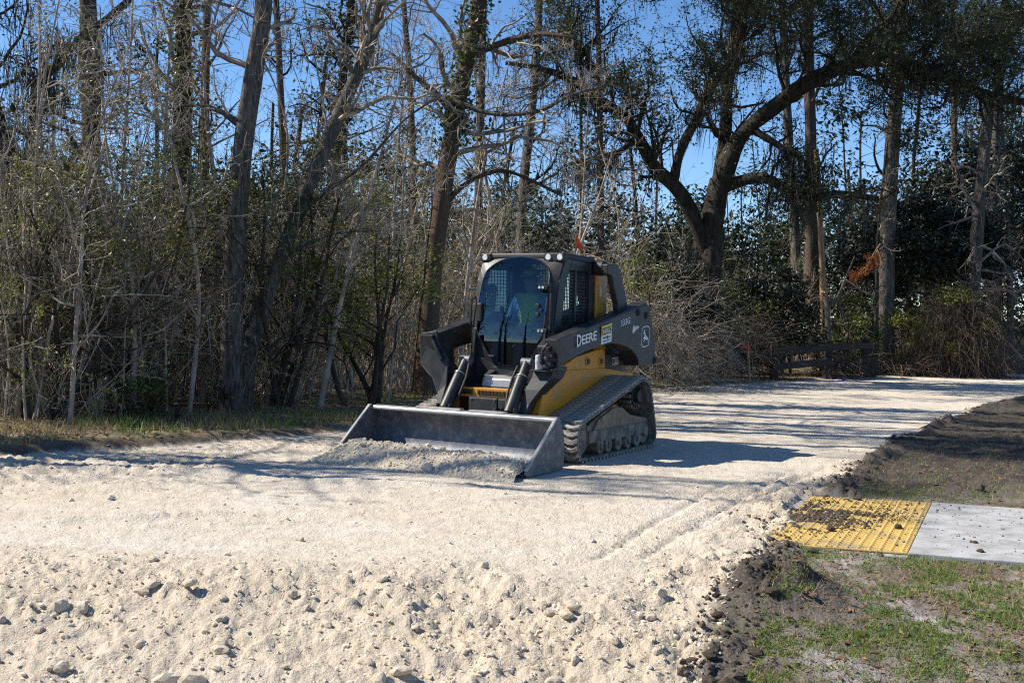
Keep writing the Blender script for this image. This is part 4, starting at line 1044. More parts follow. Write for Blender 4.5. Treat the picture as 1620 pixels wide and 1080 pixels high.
# the rest of the tangle as one mass: fine stems, twigs and small leaves behind and between the saplings
def under_d(x, y, i, r):
    out = -i
    return np.where((i < 0) & (x < 0.72 * (y - 18) + 6), sstep(2.7, 4.0, out) * sstep(26, 12, out), 0)
p = scatter(6000, 10.5, 48, under_d, 0.8, gs)
n_ = len(p)
P = grow(p - np.array([0, 0, .05]), np.tile([0, 0, 1.0], (n_, 1)) + gs.normal(0, .2, (n_, 3)), gs.uniform(1.0, 4.4, n_) * (1 + .25 * sstep(16, 30, p[:, 1])), 5, .12, 0, gs)
R1 = (gs.uniform(.004, .015, n_))[:, None] * np.linspace(1, .35, 5)[None]
P2, R2 = spawn(P, R1, 5, .2, 1, .8, .4, 4, .3, 0, g=gs); R2 = np.maximum(R2, .003)
V, F = joinm([tubes(P, R1, 3), tubes(P2, R2, 3)])
tag(link('undergrowth', np_mesh('undergrowth', V, F), MATS['twig_dark']), 'dense dark tangle of stems and twigs filling the wood edge', kind='stuff')
pts = P2[:, 2:].reshape(-1, 3); pts = np.concatenate([pts, pts])[gs.uniform(0, 1, 2 * len(pts)) < .45]
V, F = leaf_cards(pts + gs.normal(0, .09, pts.shape), np.full(len(pts), .13), gs, flat=.2)
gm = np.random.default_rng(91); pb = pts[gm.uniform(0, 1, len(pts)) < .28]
V2, F2 = leaf_cards(pb + gm.normal(0, .12, pb.shape) + np.array([0, -.1, .15]), np.full(len(pb), .06), gm, flat=.3)  # bright leaf colour put in for glints of sun among the dark leaves
tag(link('undergrowth_sprigs', np_mesh('undergrowth_sprigs', V2, F2), MATS['leaf_bright']), 'scattered yellow green leaves coloured as sunlit glints in the tangle of the wood edge', kind='stuff')
tag(link('undergrowth_leaves', np_mesh('undergrowth_leaves', V, F), MATS['leaf_dark']), 'small dark leaves through the tangle of the wood edge', kind='stuff')
# pale vines and arching bare sprays in front, left and centre
pv = scatter(800, 11, 30, lambda x, y, i, r: np.where((i < -2.0) & (i > -4) & (x < 0.72 * (y - 18) + 2), .8, 0), .75, gs)
n_ = len(pv); pv = pv + np.stack([np.zeros(n_), np.zeros(n_), gs.uniform(.3, 3.2, n_)], 1)
P = grow(pv, gs.normal(0, 1, (n_, 3)) + np.array([0, -.2, .25]), gs.uniform(.5, 2.0, n_), 9, .34, -.04, gs)
R1 = (.0035 + .008 * gs.uniform(0, 1, n_) ** 3)[:, None] * np.linspace(1, .4, 9)[None]
P2, R2 = spawn(P, R1, 4, .2, 1, .8, .35, 5, .3, 0, g=gs); R2 = np.maximum(R2, .0028)
V, F = joinm([tubes(P, R1, 4), tubes(P2, R2, 3)])
tag(link('vines', np_mesh('vines', V, F, True), MATS['twig']), 'pale bare vines and sprays arching through the front of the thicket', kind='stuff')

# ---- the wood behind that closes the view
gf = np.random.default_rng(31)
n_ = 170
y = gf.uniform(46, 110, n_); x = y * gf.uniform(-.75, .8, n_)
st = np.stack([x, y, np.full(n_, -.3)], 1)
P = grow(st, np.tile([0, 0, 1.0], (n_, 1)) + gf.normal(0, .05, (n_, 3)), gf.uniform(5, 15, n_), 8, .03, .02, gf)
R1 = (gf.uniform(.06, .20, n_))[:, None] * np.linspace(1, .5, 8)[None]
P2, R2 = spawn(P, R1, 10, .35, 1, 1.1, .22, 5, .2, .02, rf=.35, g=gf)
V, F = joinm([tubes(P, R1, 6), tubes(P2, R2, 3)])
tag(link('far_woods', np_mesh('far_woods', V, F, True), MATS['bark_dark']), 'distant trunks and branches of the wood behind', kind='stuff')
c = []
for k in range(2700):
    yy = 36 + 69 * gf.uniform() ** 1.4; xx = yy * gf.uniform(-.75, .8)
    top = 4.0 + 2.0 * vnoise(np.array([xx / 5]), np.array([yy / 9]), 3)[0] + (yy - 38) * .05
    c.append((xx, yy, gf.uniform(.1, top)))
for k in range(900):
    j = gf.integers(0, n_); q = P2.reshape(n_, 10, 5, 3)[j, gf.integers(0, 10), -1]
    c.append(tuple(q))
c = np.array(c); rr = gf.uniform(.4, 1.1, len(c)); nl = 40
i_ = np.repeat(np.arange(len(c)), nl)
pts = c[i_] + unit(gf.normal(0, 1, (len(i_), 3))) * (rr[i_] * gf.uniform(.2, 1, len(i_)) ** .5)[:, None] * np.array([1.2, 1.2, .8])
V, F = leaf_cards(pts, np.full(len(pts), .29), gf, flat=.3)
tag(link('far_foliage', np_mesh('far_foliage', V, F), MATS['far_leaf']), 'distant dark evergreen foliage closing the wood behind', kind='stuff')

# ---- trees just beyond the left edge of the frame: they throw the shade bands across the road
for k, (x, y, H, w_, nb, lf) in enumerate(((-9.6, 15.6, 17, .26, 40, 5), (-8.8, 17.2, 17, .26, 40, 5), (-8.4, 11.4, 10, .14, 13, 1), (-9.6, 12.4, 12, .18, 24, 2), (-12.4, 13.0, 14, .16, 18, 1), (-16, 13.6, 15, .2, 20, 2))):
    t = Tree.__new__(Tree); t.base = np.array([x, y, 0.0]); t.g = np.random.default_rng(500 + k); t.bark = 'bark_grey'; t.d = y
    t.root = thing('roadside_tree', 'bare twiggy tree beyond the left edge shading the road', 'tree', (x, y, 0), group='shade trees beyond the left edge')
    me, t.Q, t.r = stem_mesh('trunk', [np.array([0, 0, -.2]), np.array([t.g.normal(0, .2), t.g.normal(0, .2), H * .5]), np.array([t.g.normal(0, .5), t.g.normal(0, .4), H])], w_, .03, n=30, sides=10, flare=1.3)
    link('trunk', me, MATS['bark_grey'], t.root)
    p1, p2, p3 = t.branches(lo=.3 if lf < 5 else .68, hi=1, n1=nb, len1=2.0 if lf < 5 else 2.6, n2=6, n3=4)
    t.leaves(p3[::2], min(lf, 3), .09 if lf < 5 else .13, .1, 'leaf_oak')
# row far to the left behind the camera, mirrored in the cab glass
for k in range(9):
    x, y = -27 - 2.5 * (k % 3), -26 + 4.2 * k
    t = Tree.__new__(Tree); t.base = np.array([x, y, 0.0]); t.g = np.random.default_rng(600 + k); t.bark = 'bark_dark'; t.d = 30
    t.root = thing('roadside_tree', 'tall tree across the road mirrored in the cab glass', 'tree', (x, y, 0), group='trees across the road')
    H = t.g.uniform(11, 15)
    me, t.Q, t.r = stem_mesh('trunk', [np.array([0, 0, -.5]), np.array([t.g.normal(0, .3), 0, H * .5]), np.array([t.g.normal(0, .5), .2, H])], .35, .08, n=20, sides=8, flare=1.3)
    link('trunk', me, MATS['bark_dark'], t.root)
    p1, p2, p3 = t.branches(lo=.12, hi=1, n1=18, len1=2.6, n2=5, n3=2, mat_='twig_dark')
    t.leaves(p3[::2], 1, .3, .2, 'far_leaf')

# ---- fence and stake
fe = thing('rail_fence', 'dark weathered two rail wooden fence at the wood edge', 'fence', tuple(ground_at(1300, 604)))
fb = np.array(fe.location)
def timber(name, a, b, w_, h_):
    a, b = np.array(a) - fb, np.array(b) - fb
    d_ = unit(b - a); s_ = unit(np.cross(d_, [0, 0, 1.0]) if abs(d_[2]) < .9 else np.array([0, 1.0, 0])); u_ = np.cross(s_, d_)
    V = [p_ + sx * s_ * w_ / 2 + sz * u_ * h_ / 2 for p_ in (a, b) for sx, sz in ((-1, -1), (1, -1), (1, 1), (-1, 1))]
    me = bpy.data.meshes.new(name); me.from_pydata([tuple(v) for v in V], [], [(3, 2, 1, 0), (4, 5, 6, 7), (0, 1, 5, 4), (1, 2, 6, 5), (2, 3, 7, 6), (3, 0, 4, 7)])
    o = link(name, me, MATS['fence_wood'], fe); bb = o.modifiers.new('bevel', 'BEVEL'); bb.width = .012; bb.segments = 2; return o
posts = []
for px, py_top, d_ in ((1226, 545, 27.0), (1311, 538, 28.3), (1370, 535, 29.3), (1381, 545, 29.5)):
    tp = np.array(sight(px, py_top, d_)); posts.append(tp)
    timber('post', (tp[0], tp[1], -.1), tuple(tp), .17, .17)
off = np.array([0, -.11, 0])
for (i0, i1) in ((0, 1), (1, 2)):
    for dz in (-.17, -.50):
        a, b = posts[i0] + off + [0, 0, dz], posts[i1] + off + [0, 0, dz]
        if i0 == 1 and dz < -.3: continue
        timber('rail', a - unit(b - a) * .05, b + unit(b - a) * (.05 if i0 == 0 else .25), .05, .15)
st = ground_at(1187, 606)
sk = thing('survey_stake', 'thin wooden survey stake with a bright orange tip beside the road', 'stake', tuple(st))
tp = np.array(sight(1182.5, 545, st.y)) - np.array(st)
def stick(name, a, b, w_, m_):
    a, b = np.array(a), np.array(b)
    V, F = tubes(np.array([[a, b]]), np.full((1, 2), w_), 4); me = np_mesh(name, V, [F, np.array([[3, 2, 1, 0], [4, 5, 6, 7]])]); return link(name, me, MATS[m_], sk)
stick('stake', (0, 0, -.1), tp * .86, .026, 'wood_stake'); stick('painted_tip', tp * .862, tp, .028, 'flag_orange')
# ---------------------------------------------------------------- builder
class Bld:
    def __init__(s): s.bm = bmesh.new()
    def poly_prism(s, pts, axis, a, b):
        """pts 2-D outline, extruded along axis ('Y': pts are X,Z; 'X': pts are Y,Z; 'Z': pts are X,Y) from a to b (numbers or functions of the 2-D point)"""
        def mk(p, v):
            v = v(p) if callable(v) else v
            return {'Y': (p[0], v, p[1]), 'X': (v, p[0], p[1]), 'Z': (p[0], p[1], v)}[axis]
        A = [s.bm.verts.new(mk(p, a)) for p in pts]; B = [s.bm.verts.new(mk(p, b)) for p in pts]
        n_ = len(pts)
        s.bm.faces.new(A); s.bm.faces.new(B[::-1])
        for i in range(n_): s.bm.faces.new((A[i], B[i], B[(i + 1) % n_], A[(i + 1) % n_]))
        return s
    def box(s, x0, x1, y0, y1, z0, z1):
        return s.poly_prism([(x0, z0), (x1, z0), (x1, z1), (x0, z1)], 'Y', y0, y1)
    def cyl(s, p0, p1, r0, r1=None, n_=16):
        p0, p1 = Vector(p0), Vector(p1); d = p1 - p0
        M = Matrix.Translation((p0 + p1) / 2) @ d.to_track_quat('Z', 'Y').to_matrix().to_4x4()
        bmesh.ops.create_cone(s.bm, cap_ends=True, segments=n_, radius1=r0, radius2=r0 if r1 is None else r1, depth=d.length, matrix=M)
        return s
    def loft(s, rings):
        R_ = [[s.bm.verts.new(p) for p in r] for r in rings]
        k = len(R_[0])
        for A, B in zip(R_[:-1], R_[1:]):
            for i in range(k): s.bm.faces.new((A[i], A[(i + 1) % k], B[(i + 1) % k], B[i]))
        s.bm.faces.new(R_[0][::-1]); s.bm.faces.new(R_[-1])
        return s
    def pipe(s, pts, r, n_=8):
        P = np.array([pts], float); V, F = tubes(P, np.full((1, len(pts)), r), n_)
        vs = [s.bm.verts.new(v) for v in V]
        for f in F: s.bm.faces.new([vs[i] for i in f])
        s.bm.faces.new(vs[:n_][::-1]); s.bm.faces.new(vs[-n_:])
        return s
    def flip(s):
        """mirror in Y"""
        bmesh.ops.scale(s.bm, vec=(1, -1, 1), verts=s.bm.verts); return s
    def make(s, name, m_, parent, bevel=0.006, smooth=False):
        bmesh.ops.recalc_face_normals(s.bm, faces=s.bm.faces)
        me = bpy.data.meshes.new(name); s.bm.to_mesh(me); s.bm.free()
        if smooth:
            for p_ in me.polygons: p_.use_smooth = True
        o = link(name, me, MATS[m_] if isinstance(m_, str) else m_, parent)
        if smooth:
            me.set_sharp_from_angle(angle=R(40))
        if bevel:
            b = o.modifiers.new('bevel', 'BEVEL'); b.width = bevel; b.segments = 2; b.limit_method = 'ANGLE'; b.angle_limit = R(35)
        return o

def crv(pts, n_=8):
    """Catmull-Rom through 2-D points"""
    pts = [np.array(p, float) for p in pts]; out = []
    ext = [2 * pts[0] - pts[1]] + pts + [2 * pts[-1] - pts[-2]]
    for i in range(1, len(ext) - 2):
        p0, p1, p2, p3 = ext[i - 1:i + 3]
        for k in range(n_):
            t = k / n_
            out.append(0.5 * ((2 * p1) + (-p0 + p2) * t + (2 * p0 - 5 * p1 + 4 * p2 - p3) * t * t + (-p0 + 3 * p1 - 3 * p2 + p3) * t ** 3))
    out.append(pts[-1]); return [tuple(p) for p in out]

LZ = -0.012
loader = thing('track_loader', 'black and yellow compact track loader with enclosed cab, lettered boom arm and lowered bucket', 'track loader', (0.19618, 12.82109, LZ), R(-120.0977))

# ---- tracks
OUT = [(0.745, 0.425), (0.82, 0.36), (0.855, 0.25), (0.85, 0.14), (0.81, 0.055), (0.73, 0.004), (0.5, 0.0), (0.0, 0.0), (-0.5, 0.0), (-0.95, 0.0), (-1.06, 0.022), (-1.118, 0.09), (-1.118, 0.19), (-1.05, 0.41), (-0.965, 0.645), (-0.90, 0.735), (-0.80, 0.79), (-0.69, 0.806), (-0.35, 0.713), (0.2, 0.565)]
def resample(pts, n_):
    P = np.array(pts + [pts[0]], float); L = np.r_[0, np.cumsum(np.hypot(*np.diff(P, axis=0).T))]
    t = np.linspace(0, L[-1], n_, endpoint=False)
    return np.stack([np.interp(t, L, P[:, 0]), np.interp(t, L, P[:, 1])], 1), L[-1]
NL = 60
for sgn in (1, -1):
    y0, y1 = (0.60, 1.02)
    path, plen = resample(OUT, NL * 2)
    tg = np.roll(path, -1, 0) - np.roll(path, 1, 0); tg = tg / np.linalg.norm(tg, axis=1, keepdims=True)
    nin = np.stack([tg[:, 1], -tg[:, 0]], 1)
    cen = path.mean(0)
    if ((cen - path) * nin).sum() < 0: nin = -nin
    b = Bld(); NP = len(path)
    rows = []
    for i in range(NP):
        o_, q_ = path[i] + nin[i] * 0.022, path[i] + nin[i] * 0.05
        rows.append([b.bm.verts.new((p_[0], yy * sgn, p_[1])) for p_, yy in ((o_, y0), (o_, y1), (q_, y1), (q_, y0))])
    for i in range(NP):
        A, B = rows[i], rows[(i + 1) % NP]
        for k in range(4): b.bm.faces.new((A[k], A[(k + 1) % 4], B[(k + 1) % 4], B[k]))
    belt = b.make('rubber_track', 'rubber', loader, bevel=0.004)
    # one lug mesh shared by all lugs of both tracks: staggered bar across the belt
    if sgn == 1:
        lb = Bld()
        yl = np.linspace(-0.205, 0.205, 9)
        prof = [(-0.026, 0.0), (-0.017, 0.026), (0.017, 0.026), (0.026, 0.0)]
        rings = [[(px_ + 0.012 * (1 if (k // 2) % 2 else -1), yy, pz_ * (0.8 if k in (0, 8) else 1)) for px_, pz_ in prof] for k, yy in enumerate(yl)]
        lb.loft(rings)
        lug0 = lb.make('track_lug', 'track_lug', belt, bevel=0.0)
        lug_me = lug0.data
    for k in range(NL):
        i = 2 * k
        o = lug0 if (sgn == 1 and k == 0) else link('track_lug', lug_me, None, belt)
        p_ = path[i] + nin[i] * 0.022
        a = math.atan2(tg[i][1], tg[i][0])
        up_ = -nin[i]
        M4 = Matrix(((tg[i][0], 0, up_[0], p_[0]), (0, 1, 0, 0.81 * sgn), (tg[i][1], 0, up_[1], p_[1]), (0, 0, 0, 1)))
        o.matrix_local = M4
    # frame, rollers, idlers, sprocket
    b = Bld()
    b.poly_prism([(0.50, 0.335), (0.485, 0.165), (-0.95, 0.165), (-0.96, 0.30), (-0.72, 0.335), (-0.57, 0.36), (-0.2, 0.52), (-0.1, 0.53), (0.40, 0.385)], 'Y', 0.70 * sgn, 0.955 * sgn)
    b.box(-0.6, 0.49, 0.957 * sgn, 0.975 * sgn, 0.175, 0.30)
    fr_ = b.make('track_frame', 'undercarriage', loader, bevel=0.015)
    b = Bld()
    b.poly_prism([(-0.9, 0.30), (-0.6, 0.30), (0.40, 0.30), (0.30, 0.40), (-0.05, 0.50), (-0.25, 0.50), (-0.45, 0.41), (-0.7, 0.37), (-0.93, 0.335)], 'Y', 0.957 * sgn, 0.985 * sgn)
    b.make('dirt_pack', 'packed_dirt', fr_, bevel=0.012)
    for xr in (0.24, 0.05, -0.19, -0.43, -0.66):
        b = Bld().cyl((xr, 0.70 * sgn, 0.125), (xr, 0.985 * sgn, 0.125), 0.078, n_=20).cyl((xr, 0.985 * sgn, 0.125), (xr, 1.0 * sgn, 0.125), 0.03, n_=12)
        b.make('roller', 'undercarriage', loader, bevel=0.008, smooth=True)
    for nm, xr, zr, rr in (('front_idler', 0.62, 0.24, 0.185), ('rear_idler', -0.93, 0.20, 0.145)):
        Bld().cyl((xr, 0.70 * sgn, zr), (xr, 0.94 * sgn, zr), rr, n_=28).cyl((xr, 0.94 * sgn, zr), (xr, 0.97 * sgn, zr), rr * 0.45, n_=20).make(nm, 'undercarriage', loader, bevel=0.012, smooth=True)
    b = Bld().cyl((-0.80, 0.72 * sgn, 0.585), (-0.80, 0.90 * sgn, 0.585), 0.12, n_=24).cyl((-0.80, 0.90 * sgn, 0.585), (-0.80, 0.95 * sgn, 0.585), 0.075, n_=20)
    spk = b.make('drive_sprocket', 'black_paint', loader, bevel=0.006, smooth=True)
    b = Bld()
    for k in range(14):
        a = k * 2 * math.pi / 14
        b.cyl((-0.80 + 0.145 * math.cos(a), 0.76 * sgn, 0.585 + 0.145 * math.sin(a)), (-0.80 + 0.145 * math.cos(a), 0.89 * sgn, 0.585 + 0.145 * math.sin(a)), 0.022, n_=8)
    b.make('sprocket_teeth', 'undercarriage', spk, bevel=0)

# ---- chassis
for sgn in (1, -1):
    b = Bld().poly_prism([(0.74, 0.80), (0.43, 0.885), (-0.58, 0.885), (-1.35, 0.80), (-1.35, 0.30), (0.74, 0.30), (0.855, 0.44)], 'Y', 0.50 * sgn, 0.595 * sgn)
    b.make('chassis_side', 'yellow_paint', loader)
    b = Bld().poly_prism([(0.49, 0.885), (0.43, 0.925), (0.108, 1.020), (-0.387, 1.085), (-0.53, 1.085), (-0.57, 1.05), (-0.58, 0.885)], 'Y', 0.50 * sgn, 0.615 * sgn)
    sp = b.make('side_plate', 'yellow_paint', loader)
    for xr, zr in ((-0.149, 0.966), (-0.468, 0.958)):
        Bld().cyl((xr, 0.616 * sgn, zr), (xr, 0.626 * sgn, zr), 0.052, n_=18).make('boss', 'yellow_paint', sp, bevel=0.004, smooth=True)
        Bld().cyl((xr, 0.627 * sgn, zr), (xr, 0.634 * sgn, zr), 0.034, n_=14).make('pin', 'black_paint', sp, bevel=0.003, smooth=True)
    Bld().box(-1.42, -0.6, 0.50 * sgn, 0.60 * sgn, 0.886, 1.025).make('rear_rail', 'dark_panel', loader)
Bld().box(-1.30, 0.60, -0.495, 0.495, 0.28, 0.72).make('belly', 'black_paint', loader)
Bld().poly_prism([(-1.40, 0.55), (-0.55, 0.55), (-0.55, 1.42), (-0.85, 1.46), (-1.36, 1.36), (-1.44, 1.0)], 'Y', -0.49, 0.49).make('engine_hood', 'dark_panel', loader, bevel=0.03)
Bld().box(0.74, 0.84, -0.497, 0.497, 0.60, 0.695).make('front_crossmember', 'yellow_paint', loader)
b = Bld()
for k in range(9): b.box(0.842, 0.852, -0.13 + k * 0.042, -0.13 + k * 0.042 + 0.028, 0.625, 0.672)
b.make('cover_strip', 'black_plastic', loader, bevel=0.003)
Bld().box(0.843, 0.847, -0.325, -0.19, 0.625, 0.675).make('serial_label', 'decal_black', loader, bevel=0)
Bld().box(0.86, 0.95, -0.172, 0.168, 0.468, 0.608).box(0.88, 0.945, 0.17, 0.265, 0.50, 0.606).make('coupler_box', 'black_paint', loader, bevel=0.012)
b = Bld()
for yy in (-0.14, 0.135):
    for zz in (0.49, 0.585): b.cyl((0.95, yy, zz), (0.957, yy, zz), 0.011, n_=8)
b.make('bolts', 'steel_worn', loader, bevel=0)
Bld().cyl((0.99, -0.60, 0.42), (0.99, 0.60, 0.42), 0.045, n_=16).make('pivot_tube', 'steel_worn', loader, bevel=0.004, smooth=True)
Bld().poly_prism([(1.01, 0.12), (1.20, 0.10), (1.20, 0.455), (1.06, 0.455)], 'Y', -0.53, 0.53).make('quick_coupler', 'black_paint', loader)

# ---- cab
fx = lambda z: float(np.interp(z, [0.8, 1.2, 1.35, 1.5, 1.65, 1.8, 1.9, 2.0, 2.09], [0.445, 0.44, 0.43, 0.408, 0.378, 0.338, 0.298, 0.245, 0.19]))
gside = crv([(0.165, 0.915), (0.18, 0.93), (0.29, 1.09), (0.385, 1.23), (0.408, 1.32), (0.414, 1.55), (0.405, 1.80), (0.375, 1.91), (0.29, 1.99), (0.17, 2.04), (0.0, 2.062)], 5)
gout = [(-y_, z_) for y_, z_ in gside] + gside[-2::-1]
bot = [(0.165 - 0.33 * k / 6, 0.915) for k in range(1, 6)]
ring_in = gout + bot
def outer_pt(p):
    """matching point on the cab front outline"""
    y, z = p
    hw = 0.485 if z > 1.25 else 0.485 - 0.10 * (1.25 - z) / 0.35
    cy, cz = 0.0, 1.45
    dy, dz = y - cy, z - cz
    k = min([v for v in ((hw / abs(dy)) if abs(dy) > 1e-6 else 9, ((2.088 - cz) / dz) if dz > 1e-6 else 9, ((0.80 - cz) / dz) if dz < -1e-6 else 9)])
    return (cy + dy * k, cz + dz * k)
b = Bld()
Ain = [b.bm.verts.new((fx(z), y, z)) for y, z in ring_in]
Aout = [b.bm.verts.new((fx(z) - 0.035 * abs(y) / 0.48, y, z)) for y, z in map(outer_pt, ring_in)]
Bin = [b.bm.verts.new((v.co.x - 0.05, v.co.y, v.co.z)) for v in Ain]
Bout = [b.bm.verts.new((v.co.x - 0.05, v.co.y, v.co.z)) for v in Aout]
k_ = len(ring_in)
for i in range(k_):
    j = (i + 1) % k_
    b.bm.faces.new((Ain[i], Ain[j], Aout[j], Aout[i])); b.bm.faces.new((Bin[j], Bin[i], Bout[i], Bout[j]))
    b.bm.faces.new((Aout[i], Aout[j], Bout[j], Bout[i])); b.bm.faces.new((Ain[j], Ain[i], Bin[i], Bin[j]))
cab = b.make('cab_front_frame', 'black_paint', loader, bevel=0.004)
b = Bld()
gz = np.array([z for y, z in gside]); gy = np.array([y for y, z in gside])
rows = []
for zz in np.r_[np.linspace(0.922, 1.9, 26), np.linspace(1.92, 2.055, 14)]:
    hw = float(np.interp(zz, gz, gy)) * 0.99
    rows.append([b.bm.verts.new((fx(zz) + 0.012 + 0.022 * (1 - (u_ * hw / 0.42) ** 2), u_ * hw, zz)) for u_ in np.linspace(-1, 1, 15)])
for A_, B_ in zip(rows[:-1], rows[1:]):
    for i in range(14): b.bm.faces.new((A_[i], A_[i + 1], B_[i + 1], B_[i]))
door = b.make('glass_door', 'tinted_glass', loader, bevel=0, smooth=True)
b = Bld()
P = np.array([[(fx(z) + 0.010, y * 0.99, 1.47 + (z - 1.47) * 0.99) for y, z in ring_in + ring_in[:1]]]); V, F = tubes(P, np.full((1, k_ + 1), 0.009), 6)
vs = [b.bm.verts.new(v) for v in V]
for f in F: b.bm.faces.new([vs[i] for i in f])
b.make('door_seal', 'black_plastic', door, bevel=0)
Bld().box(0.41, 0.47, -0.40, -0.335, 1.36, 1.56).make('door_handle', 'black_plastic', door, bevel=0.012)
for zz in (1.73, 1.285):
    h_ = Bld().box(0.37, 0.455, 0.33, 0.44, zz - 0.022, zz + 0.022).cyl((0.42, 0.45, zz - 0.045), (0.42, 0.45, zz + 0.045), 0.016, n_=10).make('hinge', 'black_paint', door, bevel=0.004)
    Bld().cyl((0.455, 0.35, zz), (0.463, 0.35, zz), 0.014, n_=10).cyl((0.455, 0.39, zz), (0.463, 0.39, zz), 0.014, n_=10).make('bolts', 'chrome', h_, bevel=0)
Bld().cyl((0.43, 0.325, 1.54), (0.455, 0.325, 1.54), 0.024, n_=12).cyl((0.43, 0.325, 1.45), (0.455, 0.325, 1.45), 0.024, n_=12).cyl((0.43, 0.365, 1.50), (0.45, 0.365, 1.50), 0.018, n_=12).make('wiper_motor', 'black_plastic', door, bevel=0.004, smooth=True)
Bld().pipe([(0.40, 0.46, 1.27), (0.44, 0.475, 1.30), (0.44, 0.475, 1.66), (0.40, 0.46, 1.70)], 0.011).make('grab_rail', 'black_paint', loader, bevel=0, smooth=True)
Bld().pipe([(0.36, -0.485, 1.30), (0.42, -0.50, 1.33), (0.40, -0.50, 1.60), (0.34, -0.485, 1.63)], 0.011).make('grab_rail', 'black_paint', loader, bevel=0, smooth=True)
# roof and visor with lamps
b = Bld().poly_prism([(0.225, 2.035), (0.215, 2.098), (-0.50, 2.080), (-0.55, 2.02), (-0.50, 2.0)], 'Y', -0.505, 0.505)
b.make('roof', 'black_plastic', loader, bevel=0.02)
for yy0, yy1 in ((-0.505, -0.375), (0.265, 0.507)):
    Bld().box(0.15, 0.232, yy0, yy1, 2.005, 2.096).make('lamp_pod', 'black_plastic', loader, bevel=0.012)
for yy in (-0.445, 0.325, 0.462):
    Bld().cyl((0.225, yy, 2.05), (0.243, yy, 2.05), 0.032, n_=20).make('headlight', 'lens', loader, bevel=0.004, smooth=True)
# side walls with window opening (frame bars) and guard mesh
for sgn in (1, -1):
    y_a, y_b = 0.462 * sgn, 0.497 * sgn
    b = Bld()
    b.poly_prism([(0.395, 1.30), (0.30, 1.80), (0.165, 2.04), (0.02, 2.04), (0.14, 1.80), (0.25, 1.30), (0.28, 0.95), (0.405, 0.95)], 'Y', y_a, y_b)      # front post
    b.poly_prism([(-0.40, 0.95), (-0.40, 2.04), (-0.52, 2.04), (-0.54, 0.95)], 'Y', y_a, y_b)                                              # rear post
    b.poly_prism([(0.06, 1.92), (0.02, 2.04), (-0.41, 2.03), (-0.41, 1.93)], 'Y', y_a, 0.495 * sgn)                                        # header
    b.poly_prism([(0.272, 1.0), (0.245, 1.34), (-0.41, 1.34), (-0.41, 1.0)], 'Y', y_a, 0.495 * sgn)                                        # lower panel
    b.make('cab_side', 'black_paint', loader, bevel=0.005)
    b = Bld()
    b.box(-0.105, -0.06, y_a, 0.492 * sgn, 1.33, 1.93)
    xs = np.arange(-0.40, 0.25, 0.033)
    for x_ in xs:
        ztop = min(1.93, 1.93 if x_ < 0.08 else 1.93 - (x_ - 0.08) * 3.6)
        if ztop > 1.36: b.box(x_, x_ + 0.007, 0.470 * sgn, 0.476 * sgn, 1.335, ztop)
    for z_ in np.arange(1.35, 1.93, 0.036):
        b.box(-0.405, min(0.24, 0.25 - (z_ - 1.34) * 0.27), 0.4765 * sgn, 0.4825 * sgn, z_, z_ + 0.007)
    tag(b.make('window_guard', 'black_paint', loader, bevel=0), kind='stuff')
    b = Bld(); vs = [b.bm.verts.new(q) for q in ((0.25, 0.458 * sgn, 1.34), (0.09, 0.458 * sgn, 1.93), (-0.405, 0.458 * sgn, 1.93), (-0.405, 0.458 * sgn, 1.34))]; b.bm.faces.new(vs)
    b.make('side_window', 'tinted_glass', loader, bevel=0)
    # wing panel between cab side and front below the glass
    Bld().poly_prism([(0.45, 1.30), (0.40, 1.30), (0.40, 0.70), (0.66, 0.66), (0.66, 0.74), (0.50, 0.95)], 'Y', 0.405 * sgn, 0.435 * sgn).make('foot_panel', 'black_paint', loader, bevel=0.008)
# front sill, step, foot box
Bld().poly_prism([(-0.40, 0.69), (0.40, 0.69), (0.40, 1.0), (0.30, 0.98), (0.175, 0.90), (-0.175, 0.90), (-0.30, 0.98), (-0.40, 1.0)], 'X', 0.40, 0.455).make('cab_sill', 'black_paint', loader, bevel=0.008)
Bld().poly_prism([(0.46, 0.69), (0.66, 0.69), (0.645, 0.785), (0.56, 0.815), (0.46, 0.815)], 'Y', -0.20, 0.16).make('entry_step', 'steel_edge', loader, bevel=0.015)
Bld().box(-0.545, -0.53, -0.46, 0.46, 0.9, 1.40).box(-0.545, -0.53, -0.46, -0.30, 1.40, 2.0).box(-0.545, -0.53, 0.30, 0.46, 1.40, 2.0).make('cab_rear_wall', 'interior', loader, bevel=0)
Bld().box(-0.52, 0.40, -0.455, 0.455, 0.80, 0.86).make('cab_floor', 'interior', loader, bevel=0)
b = Bld()
for y_ in np.arange(-0.29, 0.3, 0.04): b.box(-0.545, -0.539, y_, y_ + 0.008, 1.40, 2.0)
for z_ in np.arange(1.42, 2.0, 0.04): b.box(-0.5385, -0.533, -0.30, 0.30, z_, z_ + 0.008)
tag(b.make('rear_guard', 'black_paint', loader, bevel=0), kind='stuff')
b = Bld().box(-0.42, 0.02, -0.24, 0.24, 1.0, 1.13).poly_prism([(-0.40, 1.13), (-0.30, 1.13), (-0.36, 1.78), (-0.46, 1.78)], 'Y', -0.23, 0.23)
b.make('operator_seat', 'interior', loader, bevel=0.04)
Bld().box(-0.40, 0.05, -0.44, -0.29, 1.0, 1.36).box(-0.40, 0.05, 0.29, 0.44, 1.0, 1.36).make('control_pod', 'interior', loader, bevel=0.03)
for sgn in (1, -1):
    Bld().cyl((0.04, 0.33 * sgn, 1.34), (0.07, 0.32 * sgn, 1.47), 0.02, n_=10).cyl((0.07, 0.32 * sgn, 1.46), (0.075, 0.318 * sgn, 1.53), 0.028, n_=10).make('joystick', 'black_plastic', loader, bevel=0.004, smooth=True)

